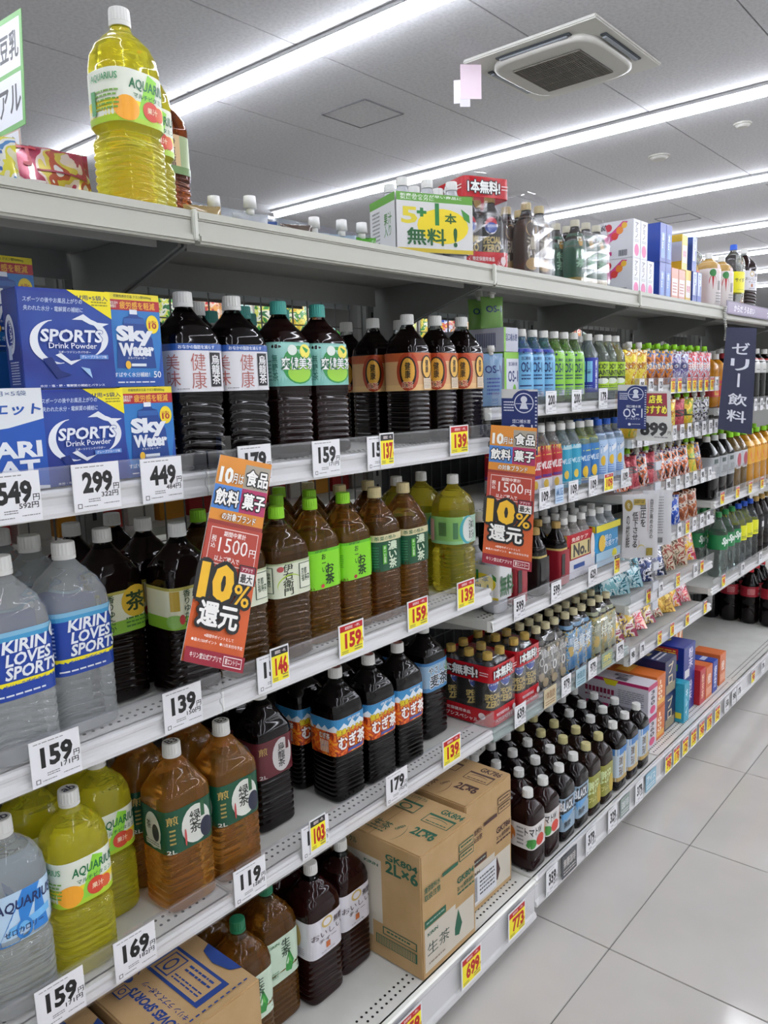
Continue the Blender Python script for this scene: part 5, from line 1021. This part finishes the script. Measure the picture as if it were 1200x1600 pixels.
# cartons on the base of the jelly bay
def cb(w, d, h, col, front, left, top=()): return box_mesh(w, d, h, col, front, left, top)
AM = [('t', 'アミノバイタル', .5, .6, .8, .16, '#b02860', {'b': .02}), ('n', .1, .1, .9, .4, 4, '#8a8a90')]
wl = [('r', 0, .9, 1, 1, '#b02860'), ('c', .12, .78, .08, .1, '#3a3a2c'), ('p', [(.42, .98), (.62, .98), (.58, .8), (.46, .8)], '#dcd028')]+[('r', .18+.05*k, .35, .215+.05*k, .66, '#8a2a48') for k in range(8)]+[('r', .18+.05*k, .4, .215+.05*k, .5, '#e0dce0') for k in range(8)]+[('n', .62, .3, .95, .75, 7, '#8f8f96'), ('b', .66, .08, .8, .22, 10, '#33333a'), ('r', .2, .08, .5, .2, '#b02860')]
wt = [('r', 0, .7, 1, .78, '#b02860'), ('t', 'amino VITAL', .5, .4, .8, .2, '#3a3a44', {'b': .03}), ('c', .8, .85, .1, .05, '#c83a70')]
WHT_C = cb(.085, .30, .122, '#cfcbd2', [('r', 0, .84, 1, 1, '#b02860'), ('t', '3\n6\n0\n0', .5, .5, .4, .6, '#3a3a44', {'b': .03}), ('c', .5, .2, .3, .12, '#c83a70')], wl, wt)
ORG = cb(.085, .27, .125, '#c86a2a', [('t', '1\n0\n0\n0', .4, .55, .4, .6, '#f0dcc0', {'b': .03}), ('r', .1, .1, .9, .25, '#e0a848')], [('n', .1, .1, .9, .9, 9, '#e0a878')], [('r', 0, .4, 1, .6, '#e0a848')])
NVY = cb(.115, .26, .14, '#14204c', [('t', 'プ\nロ', .5, .6, .4, .6, '#d8c8a0', {'b': .03}), ('r', .1, .05, .9, .3, '#8f8468')], [('t', 'amino', .45, .6, .6, .2, '#d8dce8', {'b': .04}), ('r', .3, .8, .5, .98, '#dcd028')], [('r', .3, .3, .6, .8, '#c8b88a'), ('n', .1, .1, .9, .25, 2, '#c8c8d0')])
TLC = cb(.055, .10, .16, '#2f9ab4', [('t', 'キ\nレ\nイ', .5, .5, .4, .7, '#e0f0f4', {'b': .03})], [('r', .1, .1, .9, .25, '#d8c83a')])
BLB = cb(.13, .24, .14, '#1c2f80', [('t', '粉\n末', .6, .6, .35, .6, '#d8d4e8', {'b': .03}), ('r', .1, .06, .5, .3, '#d8d8dc')], [('r', .1, .62, .9, .95, '#b02c34'), ('n', .14, .66, .86, .9, 4, '#e8d040'), ('r', .2, .3, .9, .5, '#6aa83a'), ('r', .1, .05, .6, .2, '#d8d8dc')], [('c', .6, .5, .22, .16, '#dcc83a'), ('n', .1, .8, .9, .95, 2, '#d8d8e0')])
ORB = cb(.12, .26, .14, '#d0782a', [('t', 'V', .6, .6, .5, .6, '#f0dcc0', {'b': .05}), ('r', .1, .1, .4, .8, '#2a2a30')], [('r', .1, .3, .4, .5, '#f0d8a0')], [('r', 0, .42, 1, .54, '#f0d8c0')])
BL2 = cb(.06, .20, .14, '#24409c', [('t', '疲\n労', .5, .5, .5, .7, '#d8e0f0', {'b': .03})], [], [('n', .1, .1, .9, .9, 3, '#d8e0f0')])
REDC = cb(.065, .12, .15, '#b0262c', [('t', '粉\n末\n茶', .5, .5, .4, .7, '#e8c8a8', {'b': .03})], [('r', .2, .1, .6, .7, '#d8d8d8')])
ORS = cb(.08, .12, .14, '#cc6a34', [('t', '橙', .5, .6, .5, .3, '#f0dcd0', {'b': .03}), ('r', .1, .1, .9, .35, '#e0a080')], [])
BG = 'powder cartons on the base jelly shelf'
for me, x, y, z, lb in ((WHT_C, 2.672, 1.04, .151, 'lower white and magenta carton at the left of the base jelly shelf'), (WHT_C, 2.672, 1.04, .274, 'upper white and magenta carton with yellow tab'), (ORG, 2.764, 1.045, .151, 'lower orange carton beside the white magenta ones'), (ORG, 2.764, 1.045, .277, 'upper orange carton beside the white magenta ones'),
    (NVY, 2.872, 1.05, .151, 'lower navy carton lettered amino'), (NVY, 2.872, 1.05, .292, 'upper navy carton lettered amino'), (TLC, 2.968, 1.02, .151, 'small turquoise carton in front of the blue ones'), (BLB, 3.075, 1.05, .151, 'lower deep blue carton with red panel'), (BLB, 3.075, 1.05, .292, 'upper deep blue carton with yellow disc on top'),
    (REDC, 3.183, 1.03, .151, 'small red carton at the front of the base jelly shelf'), (ORS, 3.262, 1.03, .151, 'small orange carton right of the red one'), (BL2, 3.34, 1.03-.035+.035, .151, 'slim blue carton standing before the orange and blue stack'), (ORB, 3.235, 1.155, .151, 'lower large orange carton at the back'), (ORB, 3.225, 1.155, .292, 'upper large orange carton with black symbols'), (BL2, 3.338, 1.318-.08, .1515, 'lower slim blue carton behind the orange stack'), (BL2, 3.338, 1.318-.08, .2935, 'upper slim blue carton behind the orange stack'), (ORS, 3.455, 1.035, .151, 'orange-white carton at the right end of the base jelly shelf')):
    carton(me, x, y, z, lb, BG)
# small tags of the jelly bay
def smalltags(xs, z, shelf, y=YF-.0125, sale=(), w=.042, h=.058):
    for i, x in enumerate(xs):
        s_ = i in sale; tag(x, z, ['98', '178', '129', '158'][i % 4], f"small {'yellow' if s_ else 'white'} price tag, {ORD[i]} from left, {shelf} rail", None, s_, y=y, w=w, h=h, group=f"small price tags on the {shelf}")
smalltags([2.68, 2.76, 2.85, 2.97, 3.04, 3.14, 3.20, 3.27, 3.34, 3.41, 3.47], 1.466, CU, sale=(3, 4, 5, 6, 7, 8, 9))
smalltags([2.67, 2.73, 3.0, 3.08, 3.16, 3.24, 3.33, 3.41, 3.48], 1.286, CS)
smalltags([2.95, 3.05, 3.15, 3.24, 3.33, 3.42], 1.086, CT)
smalltags([3.08, 3.17, 3.25, 3.34, 3.42], .893, CF, sale=(1,))
smalltags([2.78, 2.90, 3.08, 3.28, 3.36], .69, C5, sale=(0, 2, 4))
smalltags([2.645, 2.73, 2.9, 3.03, 3.2, 3.42], .495, C6, sale=(2, 3, 4, 5))
smalltags([2.66, 2.74, 2.83, 2.92, 3.01, 3.1, 3.2, 3.32, 3.42, 3.49], .112, 'base jelly shelf', y=.9725, sale=(0, 1, 2, 3, 4, 5, 6), w=.06, h=.07)
q = MB(); q.box(-.03, 0, 0, .03, .0015, .62, RAILF)
for k in range(8): q.box(-.026, -.006, .02+.075*k, .026, 0, .05+.075*k, M('#c9ccd2', .4))
tagp(q.obj('hanger_strip', loc=(2.80, 1.095, .62)), 'clear vertical hanger strip on the shelf fronts below the white card', 'hanger strip')

# ------------------------------------------------------------------ far right bay
def big(desc, prof, liq, lab, base, cap, h=.31, w=.09, z=(.42, .68), N=24): return Design(desc, prof, h, liq, lab, z=z, base=base, cap=cap, ribs=None, w=w, d=w, N=N, dz=.006)
oj = big('orange juice bottle, white cap', prof_round, M('#e0951c', .1, 0, .3), [('r', .2, .1, .8, .9, '#e8b04a'), ('c', .5, .5, .3, .3, '#d85a20')], '#c83a3a', 'w', .235, .09, (.2, .5))
rc = big('dark juice bottle, red cap', prof_round, dark('#120808'), [('c', .5, .5, .3, .3, '#7a2a34')], '#c8c0c0', '#8f1c24', .24, .085, (.2, .5))
tl = big('dark liquor bottle, white neck label', prof_sq, dark('#080808'), [('r', .2, .2, .8, .8, '#3a3a3a'), ('band', .9, 1, '#a83030')], '#c6c6c2', 'w', .27, .09, (.55, .82))
bk = big('black vinegar drink bottle, pale label', prof_pyr, dark('#060506'), [('r', .15, .70, .6, .9, '#3a4a4a'), ('t', '黒酢', .5, .4, .6, .3, '#7a8080'), ('n', .1, .08, .9, .25, 2, '#6a7070')], '#a9adb0', 'w', .28, .10, (.34, .68))
gr = big('red fruit vinegar bottle, lime cap', prof_pyr, liquid('#b89a60', .8), [('c', .5, .5, .3, .4, '#a83a4a'), ('n', .1, .08, .9, .25, 2, '#6a7070')], '#c6c8cc', LIME, .28, .095, (.38, .68))
oc = big('orange drink bottle, lime cap', prof_pyr, M('#d8961c', .1, 0, .4), [('c', .5, .5, .36, .4, '#d85a18'), ('r', .1, .8, .9, .95, '#e8c060')], '#d8a030', LIME, .28, .10, (.40, .8))
sp = big('clear soda bottle with green label', prof_soda, M('#e6eeea', .03, 0, .95, 1.3), [('t', 'Sprite', .5, .55, .8, .56, '#e8f0ea', {'b': .05, 'shear': .2}), ('c', .86, .85, .06, .1, '#e0d030')], '#1f7a44', '#1f7a3c', .31, .092, (.44, .66))
cs = big('clear soda bottle, yellow label, blue cap', prof_soda, M('#e6eeee', .03, 0, .95, 1.3), [('r', .3, .1, .7, .9, '#c8c820'), ('n', .1, .1, .9, .3, 2, '#3a5a3a')], '#dcdc28', '#1c4fb4', .31, .088, (.42, .66))
dk = big('dark soda bottle, wooden coloured cap', prof_soda, dark('#181210'), [('r', .3, .3, .7, .7, '#d8d8d8')], '#1c1c20', '#a88848', .31, .088, (.42, .66))
co = big('cola bottle with red label', prof_soda, dark('#0a0505'), [('b', .3, .2, .6, .8, 9, '#d8c8c8'), ('n', -.3, .2, .1, .8, 5, '#d8a0a0')], '#94202c', '#c81c28', .31, .10, (.50, .68))
FU, FS, FT, FB = 'upper far shelf', 'second far shelf', 'third far shelf', 'base far shelf'
rows(oj, [3.58, 3.68], 1.185, 1.36, FU, 2, .10); rows(rc, [3.79, 3.89, 3.99], 1.185, 1.36, FU, 2, .10); rows(tl, [4.10, 4.21, 4.32, 4.46, 4.57, 4.68], 1.19, 1.36, FU, 3, .11)
rows(bk, [3.60, 3.71, 3.82], 1.185, .95, FS, 3, .11); rows(gr, [3.93, 4.03], 1.185, .95, FS, 2, .11); rows(oc, [4.14, 4.25, 4.36, 4.49, 4.60, 4.71], 1.185, .95, FS, 3, .11)
rows(sp, [3.77, 3.87, 3.97], 1.175, .555, FT, 3, .105); rows(cs, [4.07, 4.17, 4.27], 1.175, .555, FT, 2, .105); rows(dk, [4.37, 4.48, 4.58], 1.175, .555, FT, 2, .105)
rows(co, [4.45, 4.56, 4.67], 1.10, .15, FB, 4, .105)
smalltags([3.6, 3.75, 4.05, 4.15, 4.25, 4.35, 4.4], 1.357, FU); smalltags([3.60, 3.82, 4.02, 4.22, 4.35], .957, FS, sale=(0, 1, 2, 3), w=.055); smalltags([3.66, 3.95, 4.25], .565, FT, sale=(0,), w=.05); smalltags([3.70, 3.86, 4.02, 4.2], .118, FB, y=.9725, sale=(0,), w=.055)

# ------------------------------------------------------------------ goods on the top shelf
TZ = 1.7765
D['aqua'].put(.752, 1.168, TZ, 'yellow sports drink bottle standing alone on the top shelf, in front', 'bottles on the top shelf', rz=.12)
D['aqua'].put(.848, 1.278, TZ, 'yellow sports drink bottle directly behind the front one, top shelf', 'bottles on the top shelf')
it = Design('t', prof_sq, .31, liquid('#a8521a', .9), [('r', .3, 0, .7, 1, '#c8a878'), ('t', '伊\n右\n衛\n門', .5, .5, .2, .8, '#3a2a1c'), ('band', 0, .2, '#5a7a3a')], z=(.43, .66), base='#8fa070', ribs=(.04, .40, 8, .02), cap='w', uo=0)
it.put(.945, 1.375, TZ, 'amber tea bottle half hidden behind the yellow ones, top shelf', 'bottles on the top shelf')
sn = pouch_mesh(.20, .13, .07, art('noodle_bag', ['#8a1c3c', '#c8b8b0', '#b8a848', '#a0503c', '#d0ccd0'], 12, .2, .2), [('r', .05, .1, .55, .35, '#d8d4d6'), ('n', .08, .12, .5, .33, 4, '#3a5a9a'), ('r', .5, .5, .95, .95, '#8a2a3c'), ('t', '丁', .45, .72, .16, .3, '#a82838', {'b': .05})], seed=50)
sn2 = pouch_mesh(.13, .11, .05, art('cream_bag', ['#d8d4c0', '#cfc850', '#e0e0dc', '#5a86b8'], 18, .2, .2), [('n', .2, .2, .8, .7, 4, '#3a5a9a')], seed=51)
pouch(sn, .66, 1.30, TZ, 'crumpled dark red and gold snack bag on the top shelf', 'snack bags on the top shelf', rz=-.2, name='snack_bag', cat='snack bag', lean=-.35)
pouch(sn2, .54, 1.24, TZ, 'yellow and white snack bag at the left end of the top shelf', 'snack bags on the top shelf', rz=-.2, name='snack_bag', cat='snack bag', lean=-.3)
cl = [pouch_mesh(.07, .05, .03, M(c, .15, 0, .5), (), (.013, .035), '#dcdcda', seed=60+k) for k, c in enumerate(('#b8a070', '#d8dce0', '#d8dce0', '#3a5a9a', '#6a5a50', '#c8d4e0', '#b8cce0', '#5aa83a'))]
for k, (x, y, c, lb) in enumerate(((.925, 1.21, 0, 'small tan pouch lying first right of the tall bottles'), (.975, 1.245, 1, 'small clear spouted pouch with white conical cap'), (1.025, 1.20, 2, 'taller clear spouted pouch right of the other white capped one'), (1.09, 1.24, 3, 'small blue pouch behind the top shelf lip'), (1.17, 1.22, 4, 'small brown pouch behind the top shelf lip'), (1.245, 1.25, 5, 'small pale pouch with white cap near the lemon pack'), (1.31, 1.23, 6, 'second small pale pouch with white cap near the lemon pack'), (1.365, 1.22, 7, 'small green capped pouch at the foot of the lemon pack'))):
    b_ = cl[c]; m_ = (b_[0], b_[1] if c in (1, 2, 5, 6, 7) else None, b_[2]); pouch(m_, x, y, TZ, lb, 'small pouches on the top shelf', rz=-.4, lean=(-.3 if c in (0, 3, 4) else 0))
q = MB(); q.box(-.9, 0, 0, 1.1, .003, .135, film('acrylic', '#dfe6ee', .12, .12)); tagp(q.obj('acrylic_divider', loc=(1.9, 1.49, TZ)), 'long clear acrylic divider along the back of the top shelf', 'divider')
pk = '#c43a80'
aml = [('r', 0, 0, 1, 1, '#d2d2d8'), ('t', '3600', .16, .86, .3, .14, '#28283a', {'b': .05, 'shear': .2}), ('p', [(0, .35), (.3, .42), (.6, .62), (.85, .95), (.7, .97), (.4, .72), (0, .55)], pk), ('c', .62, .74, .1, .1, '#d8802c'), ('c', .48, .60, .1, .1, '#c8302c'), ('c', .75, .86, .08, .08, '#e0b03a'), ('c', .3, .84, .1, .1, '#b8283c'), ('r', 0, .1, .4, .2, pk), ('b', .6, .06, .85, .22, 10, '#28283a')]
amf = [('r', 0, 0, 1, 1, '#d2d2d8'), ('t', 'ア\nミ\nノ', .5, .72, .4, .4, '#28283a', {'b': .03}), ('c', .5, .2, .32, .16, pk), ('n', .2, .4, .8, .48, 2, '#777777')]
AMB = box_mesh(.058, .125, .124, '#d2d2d8', amf, aml)
for k in range(3):
    for j in range(2):
        if k == 2 and j: continue
        carton(AMB, 2.652+.0615*k, 1.125, TZ+.125*j, f"white and pink amino carton, {['left', 'centre', 'right'][k]} stack, {['lower', 'upper'][j]} one", 'white and pink cartons on the top shelf')
blf = [('r', .2, .1, .8, .75, '#5f86cc'), ('t', '水\nE', .5, .55, .3, .4, '#e0e8f4', {'b': .03})]
BLT = box_mesh(.055, .10, .135, '#1c3f9a', blf, []); YLT = box_mesh(.06, .12, .13, '#d8b42c', [('r', .1, .2, .9, .7, '#e0dcd8'), ('t', '果実', .5, .45, .6, .2, '#c86a7a', {'b': .03})], [('r', 0, .25, 1, .8, '#c4c8d4')]); ORT = box_mesh(.07, .12, .125, '#c98a70', [('r', .1, .2, .9, .7, '#e0d0c8'), ('n', .2, .25, .8, .6, 4, '#a85a4a')], [('r', .5, .5, .9, .8, '#e8d8d0')])
LBT = box_mesh(.05, .08, .13, '#2a4a9c', [('r', .1, .3, .9, .98, '#a9b8dc'), ('t', 'だ\nし', .5, .78, .4, .3, '#2a3a7a', {'b': .03}), ('r', .6, .2, .8, .6, '#24408f')], [])
TG = 'small cartons on the top shelf'
for me, x, y, z, lb in ((BLT, 2.898, 1.13, 0, 'lower blue carton just right of the pink-white ones'), (BLT, 2.898, 1.13, .136, 'upper blue carton just right of the pink-white ones'), (BLT, 2.955, 1.13, .136, 'upper blue carton second from left, top shelf'), (BLT, 2.955, 1.13, 0, 'lower blue carton second from left, top shelf'), (ORT, 3.022, 1.13, 0, 'salmon coloured carton, left of two, top shelf'), (ORT, 3.094, 1.13, 0, 'salmon coloured carton, right of two, top shelf'),
    (YLT, 3.115, 1.13, .1265, 'upper yellow carton lying above the salmon ones'), (YLT, 3.162, 1.13, 0, 'lower yellow carton beside the salmon ones'), (LBT, 3.222, 1.13, .131, 'upper light and dark blue carton, top shelf'), (LBT, 3.220, 1.125, 0, 'lower light and dark blue carton, left of two'), (LBT, 3.273, 1.125, 0, 'lower light and dark blue carton, right of two')):
    carton(me, x, y, TZ+z, lb, TG)
stl = [('c', .12, .55, .2, .16, '#b02430'), ('c', .9, .52, .22, .18, '#b02430'), ('c', .12, .75, .18, .08, '#2f7a3c'), ('c', .9, .74, .18, .1, '#2f7a3c'), ('r', .38, .74, .64, .92, '#d8c0b8'), ('b', .42, .38, .6, .58, 9, '#3a3a3a'), ('n', .3, .1, .7, .34, 4, '#8a8a8a')]
st = Design('strawberry printed drink bottle', prof_round, .235, M('#cfa860', .08, 0, .4), stl, z=(.03, .84), base='#d5cdca', cap='w', w=.09, d=.09, N=28, dz=.006, ribs=None, uo=-.1)
rd = Design('slim red labelled juice bottle', prof_round, .22, M('#c8a03c', .08, 0, .4), [], z=(.1, .7), base='#b84a40', cap='w', w=.07, d=.07, N=24, dz=.006, ribs=None)
rd.put(3.40, 1.21, TZ, 'slim red labelled juice bottle behind the blue cartons, top shelf', 'bottles on the top shelf')
st.put(3.52, 1.175, TZ, 'strawberry printed drink bottle, left of two, top shelf', 'bottles on the top shelf', -.3); st.put(3.655, 1.165, TZ, 'strawberry printed drink bottle, right of two, top shelf', 'bottles on the top shelf', -.3)
yl = Design('clear water bottle', lambda w, d, h: prof_round(w, d, h, 3), .31, M('#eef2f2', .02, 0, .97, 1.3), [('band', 0, 1, '#e2da1c'), ('t', 'サイダー', .4, .6, .8, .2, '#2a3a2a', {'b': .03}), ('n', .1, .1, .9, .4, 3, '#7a7a20')], z=(.30, .60), base='#e2da1c', cap='#2a5cc8', w=.095, d=.09, N=28, dz=.005, ribs=None, uo=-.1)
yl.put(3.66, 1.29, TZ, 'blue capped clear bottle behind the strawberry ones, top shelf', 'bottles on the top shelf'); yl.put(3.865, 1.18, TZ, 'blue capped clear bottle with yellow label at the right, top shelf', 'bottles on the top shelf', -.3)
D['peach'].put(4.02, 1.18, TZ, 'dark bottle at the right edge of the top shelf', 'bottles on the top shelf', -.3)
q = MB(); q.box(0, 0, 0, 1.0, .002, .055, M('#5a4a68', .4)); printed(q, [('r', .02, .1, .98, .9, '#8a7c98'), ('t', 'からだ うるおい', .25, .5, .3, .5, '#eeeaf2', {'b': .03, 'shear': .2}), ('t', 'うるおい', .75, .5, .3, .5, '#eeeaf2', {'b': .03, 'shear': .2})], 1.0, .055, plane_map((0, 0, 0), (1, 0, 0), (0, 0, 1), (0, -1, 0)))
tagp(q.obj('shelf_banner', loc=(3.50, 1.088, 1.757)), 'purple banner strip with white lettering on the top shelf edge', 'banner')

# ------------------------------------------------------------------ hanging aisle sign and poster at the left
GF = '#5f9a50'
e = panel('aisle_sign', [(1.27, 2.95, 2.69), (1.27, 2.50, 2.672), (1.25, 2.95, 2.33), (1.25, 2.50, 2.335)], .45, .34, [('r', 0, 0, 1, 1, GF), ('r', .04, .52, .965, .95, '#d3d6dc'), ('r', .04, .05, .965, .48, '#d3d6dc'), ('t', '牛乳・豆乳', .58, .735, .72, .24, '#25262c', {'b': .03}), ('t', 'シリアル', .60, .27, .70, .24, '#25262c', {'b': .03})], 'green framed white aisle sign listing soy milk and cereal', 'aisle sign', bend=0, backc=GF)
q = MB()
for dy in (.05, .4): q.tube([(0, dy, 0), (0, dy, ZC-2.68)], .002, M('#9a9a9a', .4))
q.obj('hanging_wire', e)
e = panel('poster', [(1.245, 2.75, 2.335), (1.245, 2.53, 2.328), (1.245, 2.75, 2.18), (1.245, 2.53, 2.19)], .22, .14, [('r', 0, 0, 1, 1, '#b8a090'), ('r', .03, .03, .95, .97, '#d3d6dc'), ('r', .6, .6, .85, .75, '#b03040'), ('n', .5, .2, .9, .5, 4, '#5a6a9a'), ('t', 'お知らせ', .5, .85, .6, .1, '#33343a')], 'small white notice with red print below the green aisle sign', 'notice', bend=0)

# ------------------------------------------------------------------ rear side of the gondola, seen through the wire
for b in range(0, 4):
    for z in (1.19, .93):
        e = empty('rear_shelf', (0, 0, 0), f"rear shelf deck behind the wire, {['middle', 'lower'][[1.19, .93].index(z)]} level, {BN[b]}", 'shelf', 'rear shelves')
        q = MB(); q.box(JX[b]+.003, YB+.024, z-.02, JX[b+1]-.003, 1.94, z, DECK); q.obj('deck', e)
rb = [pouch_mesh(.20, .30, .06, art('rear_bag%d' % k, c, 14, .3, .1), [('t', t, .5, .7, .7, .14, '#f4f0e8', {'b': .06})], seed=70+k) for k, (c, t) in enumerate(((['#d8b42c', '#e8d860', '#3a8a3c', '#f0ecd8'], 'ポテト'), (['#c8302c', '#e8c8b0', '#d8902c', '#a82020'], 'カール'), (['#3a8a3c', '#d8dc60', '#e8e8d8', '#2a6a34'], 'のり塩'), (['#2a4aa8', '#d8dce8', '#c84a3c', '#e8c03a'], 'おかき'), (['#e0e0e0', '#8fc8c0', '#d8d8c8', '#c8b0a0'], 'せんべい')))]
rr = random.Random(3)
e = empty('far_gondola', (0, 0, 0), 'white gondola of the next aisle, glimpsed through the wire backs', 'shelving')
q = MB(); q.box(.6, 3.35, 1.755, 8.6, 3.8, 1.78, TOPM, .002); q.obj('top_deck', e)
q = MB(); q.box(.6, 3.8, 0, 8.6, 3.83, 2.15, M('#a8a8a4', .6)); q.obj('back_or_shade_panel', e)
for z in (.3, .75, 1.2): q = MB(); q.box(.6, 3.38, z, 8.6, 3.8, z+.03, TOPM); q.obj('shelf_deck', e)
for i in range(30):
    k = (i*3+i//4) % 5
    pouch(rb[k], .95+.21*i, 3.45+rr.uniform(-.01, .01), 1.782, f"{['yellow', 'red', 'green', 'blue', 'pale'][k]} snack bag on the next aisle behind the wire, {['far left', 'near left', 'middle', 'right', 'far right'][i//6]}, {ORD[i % 6]}", 'snack bags of the next aisle', rz=rr.uniform(-.2, .2), name='snack_bag', cat='snack bag')
cm = [box_mesh(.07, .10, .16, c, [], [('r', .2, .4, .8, .7, '#e0dcd8')], bev=.001) for c in ('#a82c2c', '#c9c5be', '#c8882c', '#3a3a40')]
for m_ in range(4): 
    q_ = cm[m_]
for i in range(14):
    tagp(mobj('carton', cm[(i*5+i//3) % 4], None, (.66+.085*i, 1.62, 1.191), 0), f"small carton behind the wire above the tea bottles, {ORD[i]} from left", 'carton', 'cartons behind the wire')
    tagp(mobj('carton', cm[(i*3+i//2) % 4], None, (.66+.085*i, 1.62, .931), 0), f"small carton behind the wire at tea bottle level, {ORD[i]} from left", 'carton', 'cartons behind the wire')

bpy.data.objects.remove(_fo)
